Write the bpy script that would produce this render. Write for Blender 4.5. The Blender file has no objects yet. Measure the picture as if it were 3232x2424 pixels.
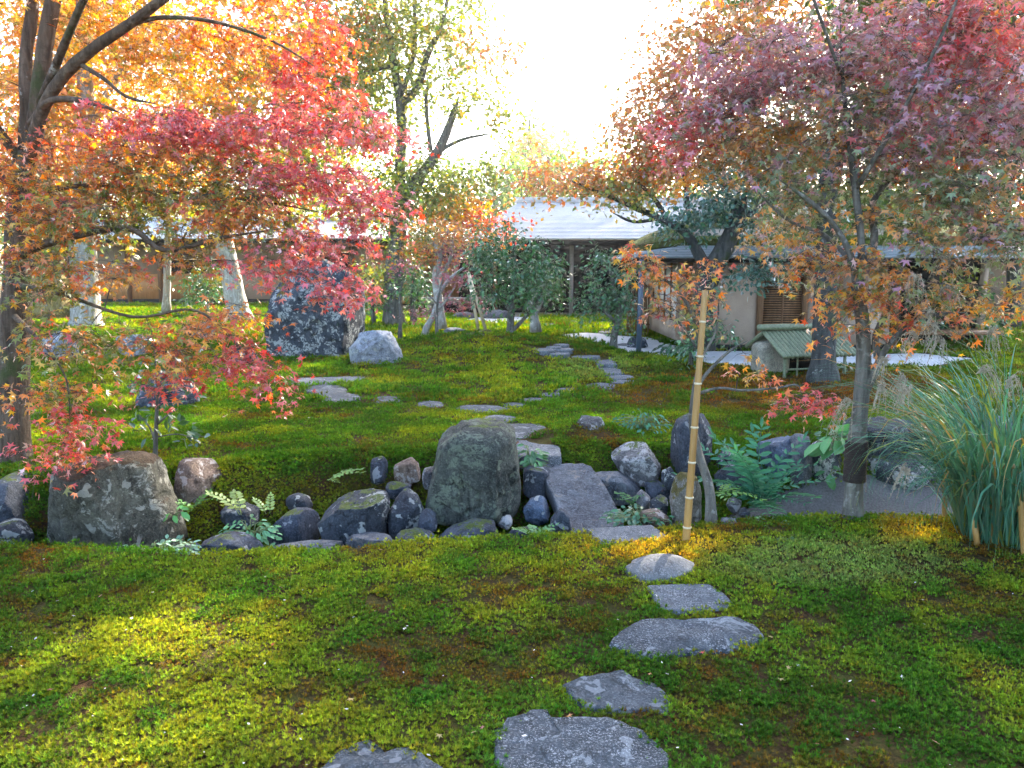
import bpy, math, random
import numpy as np
from mathutils import Vector, Matrix, geometry
random.seed(7); RNG = np.random.default_rng(7)
R = math.radians
sc = bpy.context.scene
COL = sc.collection

# ------------------------------------------------------------------ camera
PITCH = R(8.24); FPX = 2500.0; EYE = 1.6
cam_d = bpy.data.cameras.new('camera'); cam_d.sensor_width = 36.0; cam_d.lens = FPX/3232*36
cam_d.clip_start = 0.05; cam_d.clip_end = 2000
cam = bpy.data.objects.new('camera', cam_d); COL.objects.link(cam)
cam.location = (0, 0, EYE); cam.rotation_euler = (R(90)-PITCH, 0, 0)
sc.camera = cam
# ------------------------------------------------------------------ sky, sun, exposure
SUN_AZ, SUN_EL = R(27), R(33)          # azimuth is measured from +Y towards +X
w = bpy.data.worlds.new('World'); sc.world = w; w.use_nodes = True
nt = w.node_tree; nt.nodes.clear()
sky = nt.nodes.new('ShaderNodeTexSky'); sky.sky_type = 'NISHITA'; sky.sun_disc = False
sky.sun_elevation = SUN_EL; sky.sun_rotation = SUN_AZ; sky.air_density = 1.0; sky.dust_density = 2.5; sky.ozone_density = 1.0
bg = nt.nodes.new('ShaderNodeBackground'); bg.inputs['Strength'].default_value = 0.15
wo = nt.nodes.new('ShaderNodeOutputWorld')
nt.links.new(sky.outputs[0], bg.inputs[0]); nt.links.new(bg.outputs[0], wo.inputs[0])
sun_d = bpy.data.lights.new('sun', 'SUN'); sun_d.energy = 5.0; sun_d.angle = R(0.6); sun_d.color = (1.0, 0.91, 0.76)
sun = bpy.data.objects.new('sun', sun_d); COL.objects.link(sun)
sdir = Vector((math.sin(SUN_AZ)*math.cos(SUN_EL), math.cos(SUN_AZ)*math.cos(SUN_EL), math.sin(SUN_EL)))
sun.rotation_euler = sdir.to_track_quat('Z', 'Y').to_euler(); sun.location = (20, 40, 30)
sc.view_settings.view_transform = 'Standard'; sc.view_settings.look = 'None'
sc.view_settings.gamma = 1.0; sc.view_settings.use_curve_mapping = False
sc.view_settings.exposure = 2.75
sc.render.engine = 'CYCLES'
cy = sc.cycles; cy.use_denoising = True; cy.use_adaptive_sampling = True; cy.adaptive_threshold = 0.03; cy.max_bounces = 5; cy.diffuse_bounces = 2; cy.glossy_bounces = 2
cy.transmission_bounces = 4; cy.transparent_max_bounces = 6; cy.volume_bounces = 0
cy.use_light_tree = False; cy.caustics_reflective = False; cy.caustics_refractive = False; cy.sample_clamp_indirect = 6

# ------------------------------------------------------------------ numbers
def _h(ix, iy, iz, s):
    n = (ix.astype(np.int64)*374761393 + iy.astype(np.int64)*668265263 + iz.astype(np.int64)*2147483647 + s*1274126177) & 0xffffffff
    n = ((n ^ (n >> 13))*1274126177) & 0xffffffff
    n = ((n ^ (n >> 16))*2246822519) & 0xffffffff
    return ((n ^ (n >> 15)) & 0xffffff)/float(0xffffff)
def vn3(p, s=0):
    p = np.asarray(p, float); i = np.floor(p).astype(np.int64); f = p-i; f = f*f*(3-2*f)
    r = 0
    for a in (0, 1):
        for b in (0, 1):
            for c in (0, 1):
                wgt = (f[..., 0] if a else 1-f[..., 0])*(f[..., 1] if b else 1-f[..., 1])*(f[..., 2] if c else 1-f[..., 2])
                r = r+wgt*_h(i[..., 0]+a, i[..., 1]+b, i[..., 2]+c, s)
    return r
def fbm3(p, o=4, s=0):
    p = np.asarray(p, float); r = 0; a = 0.5; t = 0
    for k in range(o):
        r = r+a*vn3(p, s+k*17); t += a; a *= 0.5; p = p*2.03+5.1
    return r/t
def fbm2(x, y, o=4, s=0):
    return fbm3(np.stack([x, y, np.zeros_like(x)+0.37], -1), o, s)
def sst(a, b, x):
    t = np.clip((np.asarray(x, float)-a)/(b-a), 0, 1); return t*t*(3-2*t)

# ------------------------------------------------------------------ terrain
X1 = [-9, -2.9, -1.8, -1.1, -0.5, 0.2, 0.9, 2.0, 3.0, 6.0, 12]; Y1 = [4.5, 4.45, 4.30, 4.42, 4.55, 4.62, 4.75, 4.90, 4.9, 5.0, 5.2]
X2 = [-9, -3.0, -1.8, -0.8, 0.0, 1.0, 2.0, 3.5, 6.0, 12]; Y2 = [5.6, 5.6, 6.2, 6.4, 6.4, 6.4, 6.2, 6.3, 6.4, 6.6]
XF = [-9, -1, 0.6, 1.6, 12]; ZF = [-0.36, -0.40, -0.34, -0.14, -0.12]
def height(x, y):
    x = np.asarray(x, float); y = np.asarray(y, float)
    n = fbm2(x*0.45, y*0.45, 3, 3)-0.5; n2 = fbm2(x*1.7, y*1.7, 3, 9)-0.5
    und = 0.10*n+0.045*n2
    near = 0.0+und*0.8
    far = 0.14+und*0.9*(1-0.6*sst(14, 22, y))
    far = far+0.34*np.exp(-(((x+0.75)/1.7)**2+((y-13.3)/1.5)**2))          # moss mound
    far = far+0.14*np.exp(-(((x-0.6)/1.2)**2+((y-12.6)/1.2)**2))
    far = far+0.12*np.exp(-(((x-0.62)/0.35)**2+((y-6.75)/0.35)**2))
    far = far+0.30*sst(15, 27, y)*sst(-1, -8, x)
    far = far*(1-sst(60, 140, y))
    y1 = np.interp(x, X1, Y1)+0.10*(fbm2(x*2.2, x*0+3.3, 2, 5)-0.5); y2 = np.interp(x, X2, Y2)+0.2*(fbm2(x*1.6, x*0+8.3, 2, 6)-0.5)
    fl = np.interp(x, XF, ZF)+0.05*n2
    a = sst(0, 0.38, y-y1); b = sst(0, 1, (y-(y2-0.75))/0.75)
    lo = near*(1-a)+fl*a
    return np.where(y < (y1+y2)/2, lo, fl*(1-b)+far*b)
def hz(x, y): return float(height(np.array([x]), np.array([y]))[0])
CP, SP = math.cos(PITCH), math.sin(PITCH)
def ray(u, v):
    cx = (u-1616)/FPX; c = -(v-1212)/FPX
    return (cx, CP+c*SP, -SP+c*CP)
def P(u, v, y):
    d = ray(u, v); t = y/d[1]; return Vector((d[0]*t, y, EYE+d[2]*t))
def PZ(u, v, z):
    d = ray(u, v); t = (z-EYE)/d[2]; return Vector((d[0]*t, d[1]*t, z))
def G(u, v, y0=1.2, y1=60):
    d = np.array(ray(u, v)); ys = np.concatenate([np.linspace(y0, 16, 900), np.linspace(16.05, y1, 700)]); t = ys/d[1]
    below = (EYE+d[2]*t) < height(d[0]*t, ys)
    k = int(np.argmax(below)) if below.any() else len(ys)-1
    return Vector((d[0]*t[k], ys[k], hz(d[0]*t[k], ys[k])))
def uv_of(p):
    p = np.asarray(p, float); dx = p[..., 0]; dy = p[..., 1]; dz = p[..., 2]-EYE
    f = dy*CP-dz*SP; up = dy*SP+dz*CP
    return 1616+FPX*dx/f, 1212-FPX*up/f
PXM = 1/FPX

# ------------------------------------------------------------------ mesh building
class MB:
    def __init__(s): s.V = []; s.T = []; s.Q = []; s.C = []; s.n = 0
    def add(s, V, T=None, Q=None, C=None):
        V = np.asarray(V, float).reshape(-1, 3)
        if T is not None and len(T): s.T.append(np.asarray(T, np.int64).reshape(-1, 3)+s.n)
        if Q is not None and len(Q): s.Q.append(np.asarray(Q, np.int64).reshape(-1, 4)+s.n)
        if C is not None: s.C.append(np.broadcast_to(np.asarray(C, float), (len(V), 3)))
        s.V.append(V); s.n += len(V); return s
    def box(s, x0, x1, y0, y1, z0, z1):
        V = [(x0, y0, z0), (x1, y0, z0), (x1, y1, z0), (x0, y1, z0), (x0, y0, z1), (x1, y0, z1), (x1, y1, z1), (x0, y1, z1)]
        return s.add(V, Q=[(0, 3, 2, 1), (4, 5, 6, 7), (0, 1, 5, 4), (1, 2, 6, 5), (2, 3, 7, 6), (3, 0, 4, 7)])
    def prism8(s, V):   # 4 bottom + 4 top corners
        return s.add(V, Q=[(0, 3, 2, 1), (4, 5, 6, 7), (0, 1, 5, 4), (1, 2, 6, 5), (2, 3, 7, 6), (3, 0, 4, 7)])
    def tube(s, pts, rad, k=8, C=None, wob=0.0, seed=0, cap=True):
        pts = np.asarray([tuple(p) for p in pts], float); n = len(pts); rad = np.broadcast_to(np.asarray(rad, float), (n,))
        tg = np.gradient(pts, axis=0); tg /= np.linalg.norm(tg, axis=1)[:, None]+1e-9
        a = np.array([1.0, 0, 0]) if abs(tg[0][0]) < 0.8 else np.array([0, 1.0, 0])
        V = np.zeros((n, k, 3)); th = np.linspace(0, 2*np.pi, k, endpoint=False)
        for i in range(n):
            a = a-tg[i]*a.dot(tg[i]); a /= np.linalg.norm(a)+1e-9; b = np.cross(tg[i], a)
            r = np.full(k, rad[i])
            V[i] = pts[i]+r[:, None]*(np.cos(th)[:, None]*a+np.sin(th)[:, None]*b)
        if wob:
            c = pts[:, None, :]; d = V-c
            V = c+d*(1+wob*(fbm3(V*7+seed, 3, seed)-0.5)*2)[..., None]
        i = np.arange(n-1)[:, None]*k; j = np.arange(k)[None]; j2 = (j+1) % k
        Q = np.stack([i+j, i+j2, i+k+j2, i+k+j], -1).reshape(-1, 4)
        V = V.reshape(-1, 3); T = None
        if cap:
            V = np.vstack([V, pts[0], pts[-1]]); jj = np.arange(k); m = n*k
            T = np.vstack([np.stack([np.full(k, m), (jj+1) % k, jj], 1), np.stack([np.full(k, m+1), (n-1)*k+jj, (n-1)*k+(jj+1) % k], 1)])
        return s.add(V, T=T, Q=Q, C=C)
    def mesh(s, name, mat, off=(0, 0, 0), smooth=False):
        V = np.concatenate(s.V)-np.asarray(tuple(off), float) if s.V else np.zeros((0, 3))
        T = np.concatenate(s.T) if s.T else np.zeros((0, 3), np.int64); Q = np.concatenate(s.Q) if s.Q else np.zeros((0, 4), np.int64)
        me = bpy.data.meshes.new(name); me.vertices.add(len(V)); me.vertices.foreach_set('co', V.astype(np.float32).ravel())
        nl = T.size+Q.size; me.loops.add(nl); me.loops.foreach_set('vertex_index', np.concatenate([T.ravel(), Q.ravel()]).astype(np.int32))
        npoly = len(T)+len(Q); me.polygons.add(npoly)
        ls = np.concatenate([np.arange(len(T))*3, T.size+np.arange(len(Q))*4]).astype(np.int32); me.polygons.foreach_set('loop_start', ls)
        if smooth: me.polygons.foreach_set('use_smooth', np.ones(npoly, bool))
        me.update(calc_edges=True)
        if s.C:
            c = np.concatenate(s.C); at = me.attributes.new('col', 'FLOAT_COLOR', 'POINT')
            at.data.foreach_set('color', np.hstack([c, np.ones((len(c), 1))]).astype(np.float32).ravel())
        if mat is not None: me.materials.append(mat)
        return me
    def obj(s, name, mat, parent=None, smooth=False, loc=None, kind=None):
        off = parent_off(parent) if parent is not None else (loc if loc is not None else (0, 0, 0))
        o = bpy.data.objects.new(name, s.mesh(name, mat, off, smooth)); COL.objects.link(o)
        if parent is not None: o.parent = parent
        elif loc is not None: o.location = loc
        if kind: o['kind'] = kind
        return o
def parent_off(p):
    L = Vector((0, 0, 0))
    while p is not None: L = L+Vector(p.location); p = p.parent
    return L
def tag(o, label=None, cat=None, group=None, kind=None):
    if label: o['label'] = label
    if cat: o['category'] = cat
    if group: o['group'] = group
    if kind: o['kind'] = kind
    return o
def empty(name, loc, label, cat, group=None):
    o = bpy.data.objects.new(name, None); COL.objects.link(o); o.location = loc; o.empty_display_size = 0.1
    return tag(o, label, cat, group)
def place(name, mesh, parent, loc, rot=None, mat3=None, s=1.0):
    o = bpy.data.objects.new(name, mesh); COL.objects.link(o)
    loc = Vector(loc)
    if parent is not None: o.parent = parent; loc = loc-parent_off(parent)
    if mat3 is not None: o.matrix_basis = Matrix.Translation(loc) @ (Matrix([list(r) for r in mat3]).to_4x4()) @ Matrix.Scale(s, 4)
    else:
        o.location = loc
        if rot: o.rotation_euler = rot
    return o
def smoothpath(pts, n=6):
    p = np.asarray([tuple(q) for q in pts], float)
    if len(p) < 3: return np.array([p[0]+(p[-1]-p[0])*t for t in np.linspace(0, 1, n+1)])
    e = np.vstack([2*p[0]-p[1], p, 2*p[-1]-p[-2]]); out = []
    for i in range(1, len(e)-2):
        for t in np.linspace(0, 1, n, endpoint=False):
            out.append(0.5*((2*e[i])+(-e[i-1]+e[i+1])*t+(2*e[i-1]-5*e[i]+4*e[i+1]-e[i+2])*t*t+(-e[i-1]+3*e[i]-3*e[i+1]+e[i+2])*t**3))
    out.append(p[-1]); return np.array(out)

# ------------------------------------------------------------------ materials
class N:
    def __init__(s, name):
        s.m = bpy.data.materials.new(name); s.m.use_nodes = True; s.t = s.m.node_tree; s.t.nodes.clear()
        s.out = s.t.nodes.new('ShaderNodeOutputMaterial')
    def n(s, typ, **kw):
        x = s.t.nodes.new(typ)
        for k, v in kw.items():
            if k.startswith('_'): setattr(x, k[1:], v)
            else: x.inputs[k].default_value = v
        return x
    def l(s, a, b): s.t.links.new(a, b)
    def pos(s, scale=(1, 1, 1), obj=False):
        g = s.n('ShaderNodeTexCoord').outputs['Object'] if obj else s.n('ShaderNodeNewGeometry').outputs['Position']
        mp = s.n('ShaderNodeMapping', Scale=scale); s.l(g, mp.inputs['Vector']); return mp.outputs[0]
    def noise(s, vec, scale, detail=4, rough=0.55):
        x = s.n('ShaderNodeTexNoise', Scale=scale, Detail=detail, Roughness=rough); s.l(vec, x.inputs['Vector']); return x.outputs['Fac']
    def ramp(s, fac, stops, interp='LINEAR'):
        x = s.n('ShaderNodeValToRGB'); x.color_ramp.interpolation = interp; e = x.color_ramp.elements
        while len(e) < len(stops): e.new(0.5)
        for k, (p, c) in enumerate(stops):
            e[k].position = p; e[k].color = (c, c, c, 1) if isinstance(c, (int, float)) else (*c, 1)
        s.l(fac, x.inputs[0]); return x.outputs[0]
    def mix(s, fac, a, b, blend='MIX'):
        x = s.n('ShaderNodeMix', _data_type='RGBA', _blend_type=blend)
        for sock, v in ((x.inputs[0], fac), (x.inputs[6], a), (x.inputs[7], b)):
            if isinstance(v, bpy.types.NodeSocket): s.l(v, sock)
            else: sock.default_value = v if isinstance(v, (int, float)) else (*v, 1)
        return x.outputs[2]
    def math(s, op, a, b=0.0):
        x = s.n('ShaderNodeMath', _operation=op)
        for k, v in ((0, a), (1, b)):
            if isinstance(v, bpy.types.NodeSocket): s.l(v, x.inputs[k])
            else: x.inputs[k].default_value = v
        return x.outputs[0]
    def bump(s, h, dist=0.02, strength=1.0):
        b = s.n('ShaderNodeBump', Strength=strength, Distance=dist); s.l(h, b.inputs['Height']); return b.outputs[0]
    def bsdf(s, col, rough=0.8, bump=None, spec=0.3, metal=0.0):
        p = s.n('ShaderNodeBsdfPrincipled', Roughness=rough, Metallic=metal); p.inputs['Specular IOR Level'].default_value = spec
        if isinstance(col, bpy.types.NodeSocket): s.l(col, p.inputs['Base Color'])
        else: p.inputs['Base Color'].default_value = (*col, 1)
        if bump is not None: s.l(bump, p.inputs['Normal'])
        s.l(p.outputs[0], s.out.inputs[0]); return s.m
MATS = {}
def mat_rock(name, c1, c2, lich=(0.45, 0.46, 0.44), la=0.25, moss=0.0, streak=0.4, bump=0.03, gran=0.0, mosscol=(0.07, 0.10, 0.015)):
    n = N(name); p = n.pos(); wv = n.n('ShaderNodeTexNoise', Scale=3.0, Detail=5.0); n.l(p, wv.inputs['Vector'])
    pw = n.n('ShaderNodeVectorMath', _operation='MULTIPLY_ADD'); n.l(wv.outputs['Color'], pw.inputs[0]); pw.inputs[1].default_value = (.25, .25, .25); n.l(p, pw.inputs[2]); pw = pw.outputs[0]
    a = n.noise(p, 2.6, 10, 0.7); col = n.ramp(a, [(0.36, c1), (0.62, c2)])
    st = n.noise(n.pos((6, 6, 0.9)), 3.0, 8, 0.7)
    col = n.mix(n.ramp(st, [(0.5, 0.0), (0.64, streak)]), col, tuple(0.3*c for c in c1))
    f = n.noise(p, 70, 5, 0.75); mid = n.noise(pw, 16, 8, 0.72)
    col = n.mix(n.ramp(mid, [(0.46, 0.0), (0.62, 0.7)]), col, tuple(0.45*c for c in c1))
    col = n.mix(n.ramp(f, [(0.5, 0.0), (0.66, 0.55)]), col, tuple(min(1, 1.8*c) for c in c2))
    if la:
        l1 = n.ramp(n.noise(pw, 4.5, 6, 0.65), [(0.66-0.22*la, 0.0), (0.69-0.22*la, 1.0)])
        l2 = n.ramp(n.noise(pw, 30, 6, 0.75), [(0.47, 0.0), (0.53, 1.0)])
        l3 = n.ramp(n.noise(pw, 11, 2, 0.5), [(0.68-0.12*la, 0.0), (0.70-0.12*la, 1.0)])
        lm = n.math('MAXIMUM', n.math('MULTIPLY', l1, l2), n.math('MULTIPLY', l3, 0.85))
        col = n.mix(n.math('MULTIPLY', lm, 0.88), col, lich)
    if gran:
        g = n.ramp(n.noise(p, 130, 3, 0.8), [(0.53, 0.0), (0.61, 1.0)])
        g2 = n.ramp(n.noise(pw, 10, 6, 0.75), [(0.40, 0.1), (0.60, 1.0)])
        col = n.mix(n.math('MULTIPLY', n.math('MULTIPLY', g, g2), gran), col, (0.50, 0.51, 0.53))
    if moss:
        g = n.n('ShaderNodeNewGeometry'); sx = n.n('ShaderNodeSeparateXYZ'); n.l(g.outputs['Normal'], sx.inputs[0])
        m = n.math('ADD', n.math('MULTIPLY', sx.outputs['Z'], 0.5), n.math('MULTIPLY', n.noise(pw, 9, 7, 0.75), 0.9))
        col = n.mix(n.ramp(m, [(1.0-0.5*moss, 0.0), (1.05-0.5*moss, 1.0)]), col, n.ramp(n.noise(p, 60, 4, 0.8), [(0.35, tuple(.45*c for c in mosscol)), (0.65, tuple(1.6*c for c in mosscol))]))
    vo = n.n('ShaderNodeTexVoronoi', _feature='DISTANCE_TO_EDGE', Scale=5.0); n.l(pw, vo.inputs['Vector'])
    ck = n.ramp(vo.outputs['Distance'], [(0.0, 0.0), (0.03, 1.0)])
    h = n.math('ADD', n.math('ADD', n.math('MULTIPLY', n.noise(n.pos((1, 1, 0.6)), 8, 10, 0.72), 1.0), n.math('MULTIPLY', f, 0.3)), n.math('MULTIPLY', ck, 0.10))
    MATS[name] = n.bsdf(col, 0.8, n.bump(h, bump*1.5), 0.3)
mat_rock('rock_dark', (0.022, 0.029, 0.042), (0.085, 0.10, 0.13), lich=(0.34, 0.36, 0.38), la=0.35, moss=0.15)
mat_rock('rock_lichen', (0.018, 0.024, 0.034), (0.07, 0.082, 0.10), lich=(0.42, 0.44, 0.42), la=0.6, moss=0.15)
mat_rock('rock_boulder', (0.032, 0.037, 0.036), (0.105, 0.115, 0.095), lich=(0.16, 0.19, 0.14), la=0.5, streak=0.85, moss=0.1)
mat_rock('rock_mossy', (0.045, 0.042, 0.032), (0.125, 0.12, 0.09), lich=(0.34, 0.33, 0.28), la=0.45, streak=0.8, moss=0.55, mosscol=(0.055, 0.032, 0.015))
mat_rock('rock_blue', (0.03, 0.05, 0.085), (0.11, 0.15, 0.22), la=0.15)
mat_rock('rock_slab', (0.06, 0.07, 0.085), (0.16, 0.175, 0.20), lich=(0.22, 0.20, 0.18), la=0.3, streak=0.3, bump=0.03)
mat_rock('rock_white', (0.15, 0.165, 0.20), (0.36, 0.38, 0.42), la=0.3, streak=0.2)
mat_rock('rock_pale', (0.05, 0.05, 0.055), (0.18, 0.18, 0.185), lich=(0.42, 0.42, 0.42), la=0.7, moss=0.1)
mat_rock('rock_brown', (0.10, 0.06, 0.04), (0.27, 0.20, 0.16), lich=(0.5, 0.46, 0.44), la=0.5)
mat_rock('rock_mosstop', (0.12, 0.11, 0.09), (0.24, 0.23, 0.20), la=0.3, moss=0.75, mosscol=(0.09, 0.075, 0.015))
mat_rock('stone_step', (0.026, 0.033, 0.038), (0.085, 0.098, 0.11), lich=(0.22, 0.235, 0.25), la=0.45, streak=0.0, bump=0.02, gran=0.3)
mat_rock('stone_speckled', (0.023, 0.030, 0.036), (0.072, 0.084, 0.096), lich=(0.23, 0.25, 0.265), la=0.3, streak=0.0, bump=0.02, gran=0.8)  # dark slate with dense pale speckles
mat_rock('stone_granite', (0.05, 0.06, 0.068), (0.10, 0.112, 0.125), la=0.0, streak=0.0, bump=0.006, gran=0.85)
mat_rock('stone_round', (0.085, 0.085, 0.085), (0.15, 0.15, 0.15), la=0.0, streak=0.0, bump=0.005, gran=0.4)
mat_rock('stone_well', (0.24, 0.22, 0.17), (0.36, 0.33, 0.26), lich=(0.3, 0.33, 0.24), la=0.3, streak=0.2, bump=0.01)

def mat_leaf(name, trans=0.5, gloss=0.06, rough=0.45, attr=True, col=(0.1, 0.2, 0.02)):
    n = N(name)
    if attr: c = n.n('ShaderNodeAttribute', _attribute_name='col').outputs['Color']
    else: c = n.n('ShaderNodeRGB').outputs[0]; c.default_value = (*col, 1)
    d = n.n('ShaderNodeBsdfDiffuse'); t = n.n('ShaderNodeBsdfTranslucent'); n.l(c, d.inputs[0])
    tc = n.mix(1.0, c, (1.0, 0.86, 0.55), 'MULTIPLY')
    br = n.n('ShaderNodeHueSaturation', Saturation=1.1, Value=1.7); n.l(tc, br.inputs['Color']); n.l(br.outputs[0], t.inputs[0])
    m = n.n('ShaderNodeMixShader', Fac=trans); n.l(d.outputs[0], m.inputs[1]); n.l(t.outputs[0], m.inputs[2])
    g = n.n('ShaderNodeBsdfGlossy', Roughness=rough); g.inputs[0].default_value = (1, 1, 1, 1)
    lw = n.n('ShaderNodeFresnel', IOR=1.4); f = n.math('ADD', n.math('MULTIPLY', lw.outputs[0], gloss*4), gloss*0.4)
    m2 = n.n('ShaderNodeMixShader'); n.l(f, m2.inputs[0]); n.l(m.outputs[0], m2.inputs[1]); n.l(g.outputs[0], m2.inputs[2])
    n.l(m2.outputs[0], n.out.inputs[0]); MATS[name] = n.m
mat_leaf('leaf_maple', 0.45, 0.09, 0.5)
mat_leaf('leaf_glossy', 0.22, 0.10, 0.3)
mat_leaf('leaf_moss', 0.35, 0.0, 0.6)
mat_leaf('leaf_tuft', 0.4, 0.0, 0.6)
mat_leaf('leaf_fern', 0.3, 0.035, 0.4)
mat_leaf('leaf_grass', 0.4, 0.035, 0.4)
def mat_bark(name, c1, c2, spot=(0.4, 0.4, 0.38), sa=0.3, moss=0.0):
    n = N(name); a = n.noise(n.pos((6, 6, 0.8)), 4, 7, 0.65); col = n.ramp(a, [(0.35, c1), (0.65, c2)])
    l1 = n.ramp(n.noise(n.pos(), 9, 4, 0.7), [(0.66-0.2*sa, 0.0), (0.72-0.2*sa, 1.0)]); col = n.mix(n.math('MULTIPLY', l1, 0.75), col, spot)
    h = n.noise(n.pos((1, 1, 5)), 14, 5, 0.6)
    col = n.mix(n.ramp(h, [(0.55, 0.0), (0.7, 0.5)]), col, c1)
    if moss:
        m = n.ramp(n.noise(n.pos(), 3, 5, 0.7), [(0.6-0.2*moss, 0.0), (0.7-0.2*moss, 0.8)]); col = n.mix(m, col, (0.05, 0.07, 0.02))
    MATS[name] = n.bsdf(col, 0.85, n.bump(n.math('ADD', a, n.math('MULTIPLY', h, 0.4)), 0.02), 0.2)
mat_bark('bark_brown', (0.05, 0.035, 0.025), (0.17, 0.125, 0.09), sa=0.1, moss=0.15)
mat_bark('bark_grey', (0.07, 0.066, 0.057), (0.19, 0.18, 0.155), spot=(0.27, 0.27, 0.25), sa=0.4, moss=0.1)
mat_bark('bark_pale', (0.22, 0.20, 0.17), (0.46, 0.44, 0.40), spot=(0.6, 0.6, 0.57), sa=0.5)
mat_bark('bark_dark', (0.03, 0.032, 0.033), (0.085, 0.09, 0.085), spot=(0.3, 0.33, 0.3), sa=0.05, moss=0.3)
mat_bark('bark_gold', (0.12, 0.09, 0.03), (0.33, 0.25, 0.09), sa=0.3)
mat_bark('bark_twig', (0.05, 0.04, 0.035), (0.13, 0.10, 0.09), sa=0.0)
def mat_plain(name, c, rough=0.7, c2=None, scale=(1, 1, 1), ns=8, bump=0.0, spec=0.3, metal=0.0):
    n = N(name); a = n.noise(n.pos(scale), ns, 6, 0.6); col = n.ramp(a, [(0.3, c), (0.7, c2 or tuple(1.35*k for k in c))])
    MATS[name] = n.bsdf(col, rough, n.bump(a, bump) if bump else None, spec, metal)
mat_plain('plaster', (0.36, 0.27, 0.21), 0.9, (0.46, 0.36, 0.28), ns=2.5, bump=0.004)
mat_plain('plaster_pale', (0.26, 0.20, 0.145), 0.9, ns=2)
mat_plain('wood_brown', (0.12, 0.06, 0.03), 0.6, (0.24, 0.13, 0.065), (8, 8, 0.6), 5, 0.003)
mat_plain('wood_grey', (0.20, 0.19, 0.18), 0.75, (0.36, 0.34, 0.31), (1, 8, 8), 5, 0.003)
mat_plain('wood_amber', (0.35, 0.17, 0.06), 0.6, (0.50, 0.27, 0.11), (4, 4, 0.6), 4)
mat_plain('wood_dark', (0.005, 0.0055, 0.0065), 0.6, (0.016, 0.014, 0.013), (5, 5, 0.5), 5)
mat_plain('roof_shingle', (0.44, 0.46, 0.48), 0.36, (0.60, 0.62, 0.64), (0.7, 6, 6), 6, 0.003, 0.8)
mat_plain('roof_copper', (0.13, 0.15, 0.16), 0.4, (0.24, 0.27, 0.28), (1, 5, 5), 6, 0.003, 0.5)
mat_plain('roof_ridge', (0.45, 0.46, 0.46), 0.6, ns=3)
mat_plain('paper', (0.74, 0.72, 0.68), 0.9, ns=3)
mat_plain('bamboo_gold', (0.26, 0.13, 0.035), 0.35, (0.42, 0.25, 0.085), (6, 6, 0.8), 4, 0.0, 0.5)
mat_plain('bamboo_green', (0.085, 0.105, 0.06), 0.5, (0.24, 0.28, 0.17), (9, 9, 9), 4, 0.0, 0.5)
mat_plain('bamboo_node', (0.50, 0.42, 0.28), 0.5)
mat_plain('bamboo_brown', (0.14, 0.07, 0.03), 0.5, (0.30, 0.16, 0.08), (3, 3, 1), 5)
mat_plain('metal_blue', (0.05, 0.075, 0.11), 0.4, ns=5, spec=0.5)
mat_plain('hemp', (0.022, 0.016, 0.014), 0.95, (0.06, 0.045, 0.04), (4, 4, 30), 10, 0.01)
mat_plain('plume', (0.26, 0.21, 0.14), 0.9, (0.44, 0.38, 0.28), ns=20)
mat_plain('petal', (0.62, 0.56, 0.50), 0.8, ns=5)
mat_plain('stem_green', (0.10, 0.14, 0.05), 0.6, (0.20, 0.24, 0.10), ns=6)
mat_plain('glass', (0.02, 0.022, 0.025), 0.08, ns=2, spec=0.6)
n = N('thatch'); p = n.pos(); a = n.noise(p, 3, 7, 0.7)
MATS['thatch'] = n.bsdf(n.ramp(a, [(0.34, (0.09, 0.075, 0.04)), (0.5, (0.10, 0.12, 0.03)), (0.66, (0.17, 0.21, 0.04))]), 0.95, n.bump(n.noise(p, 25, 6, 0.75), 0.05), 0.1)
n = N('gravel_white'); p = n.pos(); a = n.noise(p, 60, 3, 0.7); b = n.noise(p, 1.5, 4, 0.6)
MATS['gravel_white'] = n.bsdf(n.mix(0.5, n.ramp(a, [(0.3, (0.42, 0.43, 0.45)), (0.7, (0.80, 0.80, 0.82))]), n.ramp(b, [(0.3, (0.5, 0.5, 0.5)), (0.7, (0.75, 0.74, 0.73))])), 0.9, n.bump(a, 0.015), 0.2)
n = N('gravel_dark'); p = n.pos(); a = n.noise(p, 70, 4, 0.75); b = n.noise(p, 2.5, 4, 0.6)
MATS['gravel_dark'] = n.bsdf(n.mix(0.5, n.ramp(a, [(0.35, (0.05, 0.055, 0.06)), (0.72, (0.22, 0.225, 0.235))]), n.ramp(b, [(0.3, (0.05, 0.05, 0.045)), (0.7, (0.16, 0.16, 0.165))])), 0.9, n.bump(a, 0.012), 0.2)
n = N('earth'); p = n.pos(); a = n.noise(p, 30, 5, 0.7)
MATS['earth'] = n.bsdf(n.ramp(a, [(0.3, (0.26, 0.21, 0.16)), (0.7, (0.42, 0.36, 0.30))]), 0.95, n.bump(a, 0.01), 0.1)
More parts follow.
